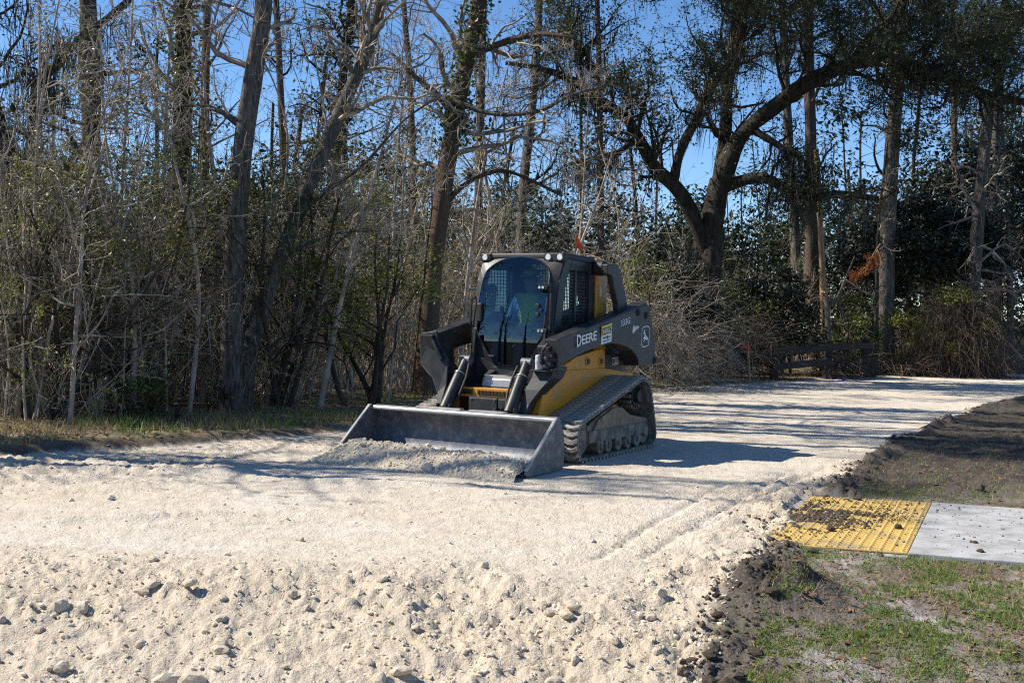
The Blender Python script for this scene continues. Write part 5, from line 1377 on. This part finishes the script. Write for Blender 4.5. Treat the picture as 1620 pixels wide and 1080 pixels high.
# ---- rear yellow posts, pivots and upper links
for sgn in (1, -1):
    Bld().poly_prism([(-0.53, 1.0), (-0.53, 2.075), (-0.68, 2.075), (-0.70, 1.98), (-0.79, 1.88), (-0.80, 1.0)], 'Y', 0.40 * sgn, 0.515 * sgn).make('tower', 'yellow_paint', loader, bevel=0.01)
    Bld().box(-0.655, -0.61, 0.515 * sgn, 0.519 * sgn, 1.66, 1.78).make('tower_label', 'decal_white', loader, bevel=0)
    Bld().cyl((-0.50, 0.52 * sgn, 1.965), (-0.50, 0.63 * sgn, 1.965), 0.083, n_=24).make('link_pivot', 'black_plastic', loader, bevel=0.01, smooth=True)
    Bld().poly_prism([(-0.42, 2.005), (-0.67, 2.02), (-0.74, 1.95), (-0.945, 1.60), (-0.98, 1.42), (-0.72, 1.42), (-0.69, 1.58), (-0.525, 1.885), (-0.42, 1.90)], 'Y', 0.63 * sgn, 0.70 * sgn).make('upper_link', 'dark_panel', loader, bevel=0.012)
Bld().box(0.0, 0.004, 0, 0, 0, 0) if False else None

# ---- boom arms
BEAM = [(0.905, 1.214), (-1.147, 1.607), (-1.20, 1.575), (-1.235, 1.513), (-1.407, 1.082), (-1.44, 0.897), (-0.955, 0.905)] + crv([(-0.935, 0.955), (-0.87, 1.02), (-0.764, 1.075), (-0.65, 1.115), (-0.531, 1.142), (-0.40, 1.158), (-0.30, 1.163), (-0.16, 1.157), (-0.025, 1.143)], 3) + [(0.314, 1.096), (0.668, 1.02), (0.86, 0.945)]
for sgn in (1, -1):
    b = Bld().poly_prism([(x_, z_) for x_, z_ in BEAM], 'Y', lambda p_: (0.845 if p_[0] < 0.6 else 0.845 - 0.03 * (p_[0] - 0.6) / 0.3) * sgn, lambda p_: 0.66 * sgn)
    arm = b.make('boom_arm', 'black_paint', loader, bevel=0.010)
    # outer skin of the arm, dull with dust
    b = Bld().poly_prism([(x_ * 0.992 - 0.002, 1.2 + (z_ - 1.2) * 0.955) for x_, z_ in BEAM], 'Y', lambda p_: (0.846 if p_[0] < 0.6 else 0.846 - 0.03 * (p_[0] - 0.6) / 0.3) * sgn, lambda p_: (0.852 if p_[0] < 0.6 else 0.852 - 0.03 * (p_[0] - 0.6) / 0.3) * sgn)
    b.make('arm_side_panel', 'dark_panel', arm, bevel=0.003)
    # lower leg running down and inward to the bucket
    def ring(x0, x1, ya, yb, z, dz=0.0): return [(x0, ya * sgn, z + dz), (x1, ya * sgn, z), (x1, yb * sgn, z), (x0, yb * sgn, z + dz)]
    rings = [ring(0.50, 0.80, 0.66, 0.82, 1.14), ring(0.52, 0.82, 0.62, 0.83, 0.93)] if sgn == -1 else [ring(0.50, 0.80, 0.52, 0.72, 0.935), ring(0.52, 0.82, 0.50, 0.722, 0.90)]
    rings += [ring(0.58, 0.85, 0.50, 0.715, 0.825), ring(0.68, 0.90, 0.455, 0.63, 0.71), ring(0.78, 0.95, 0.44, 0.54, 0.57), ring(0.86, 1.01, 0.435, 0.515, 0.45), ring(0.92, 1.06, 0.43, 0.51, 0.34)]
    b = Bld().loft(rings)
    b.make('arm_leg', 'black_paint', loader, bevel=0.010)
    if sgn == -1:
        b = Bld().poly_prism([(-0.813, 1.235), (-0.845, 1.05), (-0.834, 0.91), (-0.727, 0.826), (-0.63, 0.766), (-0.535, 0.631), (-0.495, 0.496), (-0.455, 0.476), (-0.446, 0.711), (-0.478, 0.967), (-0.62, 1.15), (-0.635, 1.262)], 'X', lambda p_: 0.835 + max(0, 0.91 - p_[1]) / 0.4 * 0.17, lambda p_: 0.86 + max(0, 0.91 - p_[1]) / 0.4 * 0.17)
        b.make('arm_front_plate', 'black_paint', loader, bevel=0.008)
        Bld().pipe([(0.875, -0.665, 1.16), (0.89, -0.62, 1.09), (0.89, -0.56, 1.0), (0.89, -0.54, 0.965)], 0.024, 10).make('hydraulic_hose', 'black_plastic', loader, bevel=0, smooth=True)
    else:
        # hydraulic couplers bracket on the open front end of this arm
        b = Bld().box(0.72, 0.90, 0.50, 0.80, 0.895, 0.905)
        b.poly_prism([(0.85, 0.905), (0.90, 0.905), (0.92, 1.20), (0.85, 1.20)], 'Y', 0.815, 0.825)
        b.make('coupler_shelf', 'black_paint', loader, bevel=0.003)
        Bld().poly_prism([(0.58, 0.92), (0.80, 0.92), (0.86, 1.14), (0.74, 1.21), (0.62, 1.15)], 'Y', 0.55, 0.67).make('arm_cover', 'black_paint', loader, bevel=0.02)
        for (yy, zz, rr) in ((0.72, 1.12, 0.026), (0.765, 1.05, 0.024), (0.70, 1.03, 0.022), (0.75, 0.97, 0.026), (0.69, 0.95, 0.02)):
            Bld().cyl((0.86, yy, zz), (0.925, yy, zz), rr, n_=12).cyl((0.925, yy, zz), (0.95, yy, zz), rr * 0.7, n_=12).make('hydraulic_coupler', 'black_plastic' if rr > 0.023 else 'steel_worn', loader, bevel=0.003, smooth=True)
        Bld().loft([[(0.83 + 0.05 * math.cos(a), 0.575 + 0.04 * math.sin(a), 0.908) for a in np.arange(8) * 0.785], [(0.84 + 0.045 * math.cos(a), 0.57 + 0.035 * math.sin(a), 0.99) for a in np.arange(8) * 0.785], [(0.83 + 0.035 * math.cos(a), 0.56 + 0.03 * math.sin(a), 1.055) for a in np.arange(8) * 0.785]]).make('white_wrap', 'white_cloth', loader, bevel=0.01)
        Bld().pipe([(0.88, 0.70, 1.18), (0.93, 0.66, 1.10), (0.93, 0.65, 0.98), (0.90, 0.68, 0.93)], 0.014, 8).make('hydraulic_hose', 'black_plastic', loader, bevel=0, smooth=True)
    for xr, zr in ((-0.90, 1.495), (-1.12, 1.465), (-1.385, 0.955)):
        Bld().cyl((xr, 0.845 * sgn, zr), (xr, 0.868 * sgn, zr), 0.038, n_=16).cyl((xr, 0.868 * sgn, zr), (xr, 0.874 * sgn, zr), 0.018, n_=10).make('arm_pin', 'black_plastic', arm, bevel=0.004, smooth=True)
    # tilt cylinders
    a_, b_ = Vector((0.70, 0.364 * sgn, 0.965)), Vector((1.075, 0.378 * sgn, 0.47))
    cy = Bld().cyl(a_.lerp(b_, 0.30), b_, 0.062, n_=24).make('tilt_cylinder', 'black_paint', loader, bevel=0.006, smooth=True)
    Bld().cyl(a_, a_.lerp(b_, 0.295), 0.050, n_=20).make('cylinder_head', 'black_paint', cy, bevel=0.006, smooth=True)
    Bld().cyl(a_.lerp(b_, 0.285), a_.lerp(b_, 0.305), 0.066, n_=24).make('collar', 'steel_edge', cy, bevel=0.002, smooth=True)
    Bld().cyl((a_.x, a_.y - 0.06, a_.z), (a_.x, a_.y + 0.06, a_.z), 0.05, n_=18).make('cylinder_eye', 'steel_worn', cy, bevel=0.004, smooth=True)
    Bld().box(1.02, 1.11, 0.378 * sgn - 0.085, 0.378 * sgn - 0.065, 0.42, 0.53).box(1.02, 1.11, 0.378 * sgn + 0.065, 0.378 * sgn + 0.085, 0.42, 0.53).make('cylinder_bracket', 'black_paint', loader, bevel=0.008)
    Bld().pipe([(0.76, 0.29 * sgn, 0.93), (0.84, 0.27 * sgn, 0.80), (0.93, 0.275 * sgn, 0.66), (1.0, 0.30 * sgn, 0.52)], 0.013, 8).make('hydraulic_hose', 'black_plastic', loader, bevel=0, smooth=True)

# ---- bucket
bk = Bld()
inner = crv([(1.325, 0.455), (1.262, 0.33), (1.262, 0.19), (1.31, 0.085), (1.42, 0.032)], 6) + [(1.955, 0.022)]
outer = [(1.965, 0.006), (1.42, 0.006)] + crv([(1.40, 0.008), (1.285, 0.065), (1.235, 0.18), (1.235, 0.335), (1.30, 0.468)], 6)
bk.poly_prism(inner + outer, 'Y', -1.062, 1.062)
bucket = bk.make('bucket', 'steel_worn', loader, bevel=0)
for sgn in (1, -1):
    Bld().poly_prism([(1.402, 0.497), (1.375, 0.508), (1.345, 0.495), (1.262, 0.36), (1.236, 0.18), (1.255, 0.03), (1.30, 0.004), (1.945, 0.004), (1.968, 0.03), (1.958, 0.066)], 'Y', 1.063 * sgn, 1.088 * sgn).make('bucket_side', 'steel_worn', bucket, bevel=0.004)
    Bld().poly_prism([(1.405, 0.505), (1.391, 0.496), (1.951, 0.06), (1.966, 0.068)], 'Y', 1.0615 * sgn, 1.091 * sgn).make('wear_edge', 'steel_edge', bucket, bevel=0.003)
Bld().poly_prism([(1.29, 0.458), (1.36, 0.446), (1.385, 0.462), (1.375, 0.492), (1.30, 0.502)], 'Y', -1.062, 1.062).make('top_beam', 'steel_edge', bucket, bevel=0.010)
Bld().box(1.22, 1.30, -0.42, -0.05, 0.485, 0.51).box(1.22, 1.30, 0.05, 0.45, 0.485, 0.508).make('beam_plate', 'steel_edge', bucket, bevel=0.004)
Bld().box(1.80, 1.98, -1.062, 1.062, 0.0225, 0.028).make('cutting_edge', 'steel_edge', bucket, bevel=0.002)

# ---- lettering and decals on the left arm
ARM_Y = 0.8535
def on_arm(me, X0, Z0, slope, sx=1.0, sz=1.0, y=ARM_Y):
    """lay a flat mesh (x right, y up) on the outside of the left arm; text runs towards the rear"""
    c, s = math.cos(slope), math.sin(slope)
    for v in me.vertices:
        u, w_ = v.co.x * sx, v.co.y * sz
        v.co = Vector((X0 - u * c + w_ * s * 0, y + v.co.z, Z0 + u * s + w_))
    me.update()
def text_mesh(body, size, ext=0.0006, offs=0.0, shear=0.0):
    cu = bpy.data.curves.new('lettering', 'FONT'); cu.body = body; cu.size = size; cu.extrude = ext; cu.offset = offs; cu.shear = shear; cu.resolution_u = 3
    to = bpy.data.objects.new('lettering', cu); C.objects.link(to)
    dg = bpy.context.evaluated_depsgraph_get()
    me = bpy.data.meshes.new_from_object(to.evaluated_get(dg))
    bpy.data.objects.remove(to); me.name = 'lettering'; me.materials.clear()
    return me
def fit_text(body, w_, h_, **k):
    me = text_mesh(body, 1.0, **k)
    xs = [v.co.x for v in me.vertices]; ys_ = [v.co.y for v in me.vertices]
    x0, y0 = min(xs), min(ys_); sx, sy = w_ / (max(xs) - x0), h_ / (max(ys_) - y0)
    for v in me.vertices: v.co.x = (v.co.x - x0) * sx; v.co.y = (v.co.y - y0) * sy
    return me
sl = math.atan(0.153)
arm_l = [o for o in loader.children if o.name.startswith('boom_arm')][0]
me = fit_text('D', 0.098, 0.118, offs=0.022, ext=0.0005); on_arm(me, 0.572, 1.137, sl); link('lettering', me, MATS['decal_white'], arm_l)
me = fit_text('EERE', 0.335, 0.094, offs=0.022, ext=0.0005); on_arm(me, 0.463, 1.157, sl); link('lettering', me, MATS['decal_white'], arm_l)
me = fit_text('333G', 0.245, 0.068, offs=0.008, ext=0.0005); on_arm(me, -0.445, 1.338, math.atan(0.16)); link('lettering', me, MATS['decal_white'], arm_l)
def flat(pts, X0, Z0, slope, m_, name, y=ARM_Y, parent=arm_l):
    me = bpy.data.meshes.new(name); me.from_pydata([(a, b, 0) for a, b in pts], [], [tuple(range(len(pts)))])
    on_arm(me, X0, Z0, slope, y=y)
    bm_ = bmesh.new(); bm_.from_mesh(me); bmesh.ops.recalc_face_normals(bm_, faces=bm_.faces); bmesh.ops.triangulate(bm_, faces=bm_.faces); bm_.to_mesh(me); bm_.free()
    return link(name, me, MATS[m_], parent)
sd = math.atan(0.145)
flat([(0, 0), (0.25, 0), (0.25, 0.19), (0, 0.19)], 0.02, 1.152, sd, 'decal_white', 'rental_sticker')
flat([(0, 0.085), (0.25, 0.085), (0.25, 0.19), (0, 0.19)], 0.02, 1.152, sd, 'decal_yellow', 'rental_sticker', y=ARM_Y + 0.0015)
flat([(0.02, 0.095), (0.23, 0.095), (0.23, 0.165), (0.02, 0.165)], 0.02, 1.152, sd, 'decal_black', 'rental_sticker', y=ARM_Y + 0.003)
me = fit_text('HERC', 0.185, 0.05, offs=0.02, ext=0.0003); on_arm(me, 0.02 - 0.032, 1.152 + 0.106 + 0.004, sd, y=ARM_Y + 0.005); link('lettering', me, MATS['decal_white'], arm_l)
for (a, b, c_, d_) in ((0.03, 0.055, 0.10, 0.07), (0.12, 0.045, 0.16, 0.073), (0.17, 0.05, 0.22, 0.062), (0.04, 0.02, 0.2, 0.03)):
    flat([(a, b), (c_, b), (c_, d_), (a, d_)], 0.02, 1.152, sd, 'decal_black', 'rental_sticker', y=ARM_Y + 0.003)
# scrawled pale mark
for k in range(5):
    flat([(0.02 + 0.03 * k, 0.02 + 0.01 * k), (0.05 + 0.03 * k, 0.0 + 0.012 * k), (0.065 + 0.03 * k, 0.055), (0.04 + 0.033 * k, 0.10 - 0.006 * k), (0.028 + 0.03 * k, 0.06)], -0.735, 1.255, 0.12, 'decal_white', 'scrawl', y=ARM_Y + 0.0012 * k)
# shield outline with leaping deer
def rr_pts(w_, h_, top):
    return [(0, h_ * .14), (w_ * .16, 0.02 * h_), (w_ * .5, 0), (w_ * .84, 0.02 * h_), (w_, h_ * .14), (w_, h_ * .86), (w_ * .84, h_ * .98), (w_ * .5, h_), (w_ * .16, h_ * .98), (0, h_ * .86)]
flat(rr_pts(0.215, 0.235, 0), -1.005, 1.100, 0.10, 'decal_white', 'deer_emblem')
flat([(0.011 + a * (0.193 / 0.215), 0.011 + b * (0.213 / 0.235)) for a, b in rr_pts(0.215, 0.235, 0)], -1.005, 1.100, 0.10, 'decal_black', 'deer_emblem', y=ARM_Y + 0.0015)
DEER = [(0.035, 0.165), (0.055, 0.172), (0.062, 0.185), (0.055, 0.205), (0.066, 0.192), (0.078, 0.21), (0.076, 0.19), (0.092, 0.20), (0.08, 0.178), (0.088, 0.160), (0.10, 0.135), (0.135, 0.115), (0.165, 0.098), (0.180, 0.075), (0.190, 0.032), (0.168, 0.07), (0.150, 0.082), (0.165, 0.045), (0.142, 0.078), (0.115, 0.082), (0.088, 0.085), (0.06, 0.062), (0.035, 0.07), (0.058, 0.078), (0.065, 0.10), (0.04, 0.098), (0.028, 0.115), (0.048, 0.112), (0.066, 0.122), (0.064, 0.15), (0.05, 0.155)]
flat(DEER, -1.005, 1.100, 0.10, 'decal_white', 'deer_emblem', y=ARM_Y + 0.003)
# warning label on the rear rail
flat([(0, 0), (0.15, 0), (0.15, 0.085), (0, 0.085)], -0.80, 0.905, 0.03, 'decal_white', 'warning_label', y=0.602, parent=loader)
flat([(0.06, 0.05), (0.145, 0.05), (0.145, 0.08), (0.06, 0.08)], -0.80, 0.905, 0.03, 'decal_orange', 'warning_label', y=0.6035, parent=loader)
flat([(0.012, 0.012), (0.05, 0.012), (0.05, 0.073), (0.012, 0.073)], -0.80, 0.905, 0.03, 'decal_black', 'warning_label', y=0.6035, parent=loader)
for zz in (0.012, 0.027, 0.04): flat([(0.065, zz), (0.14, zz), (0.14, zz + 0.006), (0.065, zz + 0.006)], -0.80, 0.905, 0.03, 'decal_black', 'warning_label', y=0.6035, parent=loader)

# ---- loose limerock carried in and pushed by the bucket
def heap(u, v):
    """u across (-1..1), v from back of bucket (0) to the front toe (1)"""
    X = 1.47 + 0.87 * v; Y = u * (1.05 + 0.10 * sstep(0.6, 1, v))
    ridge = np.exp(-((v - 0.48) / 0.30) ** 2)
    amp = 0.175 + 0.035 * fbm(u * 2 + 3, u * 0, 3, 5) - 0.035 * np.clip(u, 0, 1) - 0.02 * np.abs(u) ** 4 * 2
    Z = amp * ridge * sstep(0, 0.16, v) * sstep(1.0, 0.72, v) * sstep(1.06, 0.9, np.abs(u))
    Z = Z + (0.028 * fbm(X * 5, Y * 5, 4, 9) + 0.012 * clods(X * 14, Y * 14, 10, 0.25) + 0.010 * clods(X * 34, Y * 34, 11, 0.7)) * sstep(1.0, 0.86, v) * sstep(0, .1, v)
    return X, Y, Z + 0.035 * sstep(1.0, 0.8, v) - 0.03 * sstep(0.9, 1.0, v)
uu, vv = np.meshgrid(np.linspace(-1, 1, 300), np.linspace(0, 1, 110))
X, Y, Z = heap(uu, vv)
ci, si = math.cos(R(-120.0977)), math.sin(R(-120.0977))
WX, WY = 0.19618 + X * ci - Y * si, 12.82109 + X * si + Y * ci
ii = np.arange(uu.size).reshape(uu.shape)
q = np.stack([ii[:-1, :-1], ii[:-1, 1:], ii[1:, 1:], ii[1:, :-1]], -1).reshape(-1, 4)
me = np_mesh('limerock_heap', np.stack([WX, WY, Z + LZ], -1).reshape(-1, 3), q, True)
at = me.attributes.new('tint', 'FLOAT_COLOR', 'POINT'); at.data.foreach_set('color', np.tile(np.array([0.54, 0.475, 0.38, 1], np.float32), uu.size))
tag(link('limerock_heap', me, MATS['limerock']), 'heap of loose sandy limerock spilling from the front of the bucket', kind='stuff')
g_ = np.random.default_rng(5)
u_, v_ = g_.uniform(-.98, .98, 2600), g_.uniform(.15, 1.02, 2600)
X, Y, Z = heap(u_, v_)
sz = np.exp(g_.normal(math.log(0.0062), 0.65, 2600))
pos = np.stack([0.19618 + X * ci - Y * si, 12.82109 + X * si + Y * ci, np.maximum(Z + LZ, zat(0.19618 + X * ci - Y * si, 12.82109 + X * si + Y * ci)) + sz * 0.2], -1)
V, F = pebble_batch(pos, np.minimum(sz, 0.035), g_)
tag(link('heap_gravel', np_mesh('heap_gravel', V, F), MATS['stone']), 'small limestone lumps mixed into the heap at the bucket', kind='stuff')
for (u0, v0, r0, lb) in ((0.18, 0.86, 0.055, 'biggest pale lump at the toe of the heap in front of the bucket'), (0.42, 0.80, 0.03, 'small tan lump right of the big lump on the bucket heap')):
    X, Y, Z = heap(np.array([u0]), np.array([v0]))
    o = link('stone', stone_meshes[2], None); o.scale = (r0, r0 * .9, r0 * .8)
    o.location = (0.19618 + X[0] * ci - Y[0] * si, 12.82109 + X[0] * si + Y[0] * ci, Z[0] + LZ + r0 * 0.3); tag(o, lb, 'stone')

# ---- flag behind the cab
fl = thing('marker_flag', 'small bright orange flag sticking up just behind the loader cab roof', 'flag', (0.80, 15.5, 0.0))
Bld().cyl((0, 0, 0.0), (0, 0, 2.48), 0.008, n_=8).make('pole', 'wood_stake', fl, bevel=0, smooth=True)
b = Bld()
for k in range(2):
    b.loft([[(0.0, -0.004, 2.48), (0.0, 0.004, 2.48), (0.0, 0.004, 2.30), (0.0, -0.004, 2.30)], [(0.05, -0.024, 2.40), (0.05, -0.016, 2.40), (0.06, -0.016, 2.28), (0.06, -0.024, 2.28)], [(0.10, 0.006, 2.27), (0.10, 0.012, 2.27), (0.095, 0.012, 2.25), (0.095, 0.006, 2.25)]]); break
b.make('pennant', 'flag_orange', fl, bevel=0)

# ---- operator
def skin_body(name, verts, edges, radii, m_, parent, root=0, sub=2):
    me = bpy.data.meshes.new(name); me.from_pydata(verts, edges, [])
    o = link(name, me, MATS[m_], parent)
    sk = o.modifiers.new('skin', 'SKIN'); sk.use_smooth_shade = True
    if not me.skin_vertices: 
        pass
    for i, r_ in enumerate(radii):
        d_ = me.skin_vertices[0].data[i] if me.skin_vertices else None
        if d_: d_.radius = (r_, r_) if not isinstance(r_, tuple) else r_; d_.use_root = (i == root)
    ss = o.modifiers.new('subd', 'SUBSURF'); ss.levels = sub; ss.render_levels = sub
    return o
def ensure_skin(me):
    bpy.context.view_layer.update()
op = thing('person', 'seated operator in a green hi-vis vest, blue shirt and cap behind the cab glass', 'person', (0, 0, 0))
op.location = loader.matrix_basis @ Vector((-0.10, -0.06, 1.15)); op.rotation_euler = (0, 0, R(-120.0977))
# joints: local X forwards, Y left, Z up, pelvis at the origin
J = {'pel': (0, 0, 0.08), 'wai': (-0.03, 0, 0.22), 'che': (-0.03, 0, 0.38), 'nec': (-0.015, 0, 0.525), 'hd0': (0.0, 0, 0.58), 'hd1': (0.01, 0, 0.66), 'hd2': (0.005, 0, 0.74),
     'shl': (-0.03, 0.17, 0.46), 'ell': (0.02, 0.26, 0.22), 'wrl': (0.22, 0.285, 0.26), 'shr': (-0.03, -0.17, 0.46), 'elr': (0.02, -0.26, 0.22), 'wrr': (0.22, -0.285, 0.26),
     'hpl': (0.04, 0.09, 0.06), 'knl': (0.44, 0.14, 0.05), 'anl': (0.50, 0.13, -0.32), 'hpr': (0.04, -0.09, 0.06), 'knr': (0.44, -0.14, 0.05), 'anr': (0.50, -0.13, -0.32)}
def chain(name, seq, edges, radii, m_, parent=None, sub=2):
    ids = {k: i for i, k in enumerate(seq)}
    return skin_body(name, [J[k] if isinstance(k, str) else k for k in seq], [(ids[a], ids[b]) for a, b in edges], radii, m_, parent or op, 0, sub)
hand_v = []; hand_e = []; hand_r = []
seq = ['pel', 'wai', 'che', 'nec', 'hd0', 'hd1', 'hd2', 'shl', 'ell', 'wrl', 'shr', 'elr', 'wrr', 'hpl', 'knl', 'anl', 'hpr', 'knr', 'anr']
edges = [('pel', 'wai'), ('wai', 'che'), ('che', 'nec'), ('nec', 'hd0'), ('hd0', 'hd1'), ('hd1', 'hd2'), ('che', 'shl'), ('shl', 'ell'), ('ell', 'wrl'), ('che', 'shr'), ('shr', 'elr'), ('elr', 'wrr'), ('pel', 'hpl'), ('hpl', 'knl'), ('knl', 'anl'), ('pel', 'hpr'), ('hpr', 'knr'), ('knr', 'anr')]
radii = [(.13, .11), (.125, .10), (.135, .105), .052, .062, .085, .070, .06, .042, .03, .06, .042, .03, .08, .06, .042, .08, .06, .042]
# hands: palm and five curled fingers round each joystick
J2 = dict(J)
for sd_, S_ in (('l', 1), ('r', -1)):
    w0 = Vector(J['wr' + sd_]); 
    pm = 'pm' + sd_; J[pm] = tuple(w0 + Vector((0.05, 0.006 * S_, 0.012))); seq.append(pm); edges.append(('wr' + sd_, pm)); radii.append((.036, .022))
    for fi, (dy, ln) in enumerate(((-0.028, .075), (-0.009, .085), (0.010, .078), (0.028, .062))):
        prev = pm
        for kk, (fx_, fz_) in enumerate(((0.45, 0.05), (0.8, -0.15), (0.85, -0.55))):
            nm = f'f{sd_}{fi}{kk}'; J[nm] = tuple(Vector(J[pm]) + Vector((fx_ * ln, dy * (1.0 + .2 * kk), fz_ * ln))); seq.append(nm); edges.append((prev, nm)); radii.append(.010 - .0012 * kk); prev = nm
    nm = f't{sd_}0'; J[nm] = tuple(Vector(J[pm]) + Vector((0.0, -0.035 * S_, 0.02))); seq.append(nm); edges.append((pm, nm)); radii.append(.011)
    nm2 = f't{sd_}1'; J[nm2] = tuple(Vector(J[pm]) + Vector((0.035, -0.045 * S_, 0.025))); seq.append(nm2); edges.append((nm, nm2)); radii.append(.009)
body = chain('body', seq, edges, radii, 'skin')
chain('shirt', ['che', 'wai', 'pel', 'nec', 'shl', 'ell', 'shr', 'elr', (0.17, 0.278, 0.25), (0.17, -0.278, 0.25)], [('pel', 'wai'), ('wai', 'che'), ('che', 'nec'), ('che', 'shl'), ('shl', 'ell'), ('che', 'shr'), ('shr', 'elr'), ('ell', (0.17, 0.278, 0.25)), ('elr', (0.17, -0.278, 0.25))], [(.15, .12), (.14, .115), (.145, .125), .062, .076, .055, .076, .055, .042, .042], 'shirt')
chain('vest', ['che', 'wai', (-0.025, 0, 0.13), (-0.025, 0, 0.47)], [('che', 'wai'), ('wai', (-0.025, 0, 0.13)), ('che', (-0.025, 0, 0.47))], [(.165, .135), (.155, .128), (.155, .13), (.14, .10)], 'vest')
chain('trousers', ['pel', 'hpl', 'knl', 'anl', 'hpr', 'knr', 'anr'], [('pel', 'hpl'), ('hpl', 'knl'), ('knl', 'anl'), ('pel', 'hpr'), ('hpr', 'knr'), ('knr', 'anr')], [(.145, .125), .095, .072, .058, .095, .072, .058], 'jeans')
for S_ in (1, -1):
    Bld().loft([[(0.44, 0.13 * S_ - .045, -0.375), (0.44, 0.13 * S_ + .045, -0.375), (0.44, 0.13 * S_ + .045, -0.28), (0.44, 0.13 * S_ - .045, -0.28)], [(0.56, 0.13 * S_ - .05, -0.378), (0.56, 0.13 * S_ + .05, -0.378), (0.56, 0.13 * S_ + .045, -0.29), (0.56, 0.13 * S_ - .045, -0.29)], [(0.68, 0.13 * S_ - .035, -0.378), (0.68, 0.13 * S_ + .035, -0.378), (0.68, 0.13 * S_ + .03, -0.335), (0.68, 0.13 * S_ - .03, -0.335)]]).make('boot', 'decal_black', op, bevel=0.012)
b = Bld()
bmesh.ops.create_uvsphere(b.bm, u_segments=18, v_segments=10, radius=0.105, matrix=Matrix.Translation((0.0, 0, 0.725)) @ Matrix.Diagonal((1.05, 0.88, 0.75, 1)))
b.bm.verts.ensure_lookup_table()
bmesh.ops.delete(b.bm, geom=[v for v in b.bm.verts if v.co.z < 0.715], context='VERTS')
for k in range(8):
    pass
b.loft([[(0.09, -0.07, 0.722), (0.09, 0.07, 0.722), (0.09, 0.07, 0.732), (0.09, -0.07, 0.732)], [(0.15, -0.06, 0.712), (0.15, 0.06, 0.712), (0.15, 0.06, 0.719), (0.15, -0.06, 0.719)], [(0.185, -0.03, 0.702), (0.185, 0.03, 0.702), (0.185, 0.03, 0.707), (0.185, -0.03, 0.707)]])
b.make('cap', 'vest', op, bevel=0, smooth=True)
b = Bld()
b.loft([[(0.085, -0.012, 0.665), (0.085, 0.012, 0.665), (0.09, 0.008, 0.70), (0.09, -0.008, 0.70)], [(0.118, -0.014, 0.642), (0.118, 0.014, 0.642), (0.11, 0.008, 0.66), (0.11, -0.008, 0.66)]])
for S_ in (1, -1): b.loft([[(-0.005, 0.083 * S_, 0.64), (0.02, 0.083 * S_, 0.64), (0.022, 0.083 * S_, 0.69), (-0.012, 0.083 * S_, 0.69)], [(-0.015, 0.103 * S_, 0.645), (0.012, 0.098 * S_, 0.645), (0.015, 0.098 * S_, 0.685), (-0.022, 0.103 * S_, 0.685)]])
b.make('nose_and_ears', 'skin', op, bevel=0.004)
b = Bld()
for S_ in (1, -1): b.cyl((0.083, 0.033 * S_, 0.684), (0.094, 0.033 * S_, 0.684), 0.011, n_=10)
b.box(0.086, 0.097, -0.026, 0.026, 0.612, 0.618)
b.make('eyes_and_mouth', 'bloodless_hair', op, bevel=0.002)
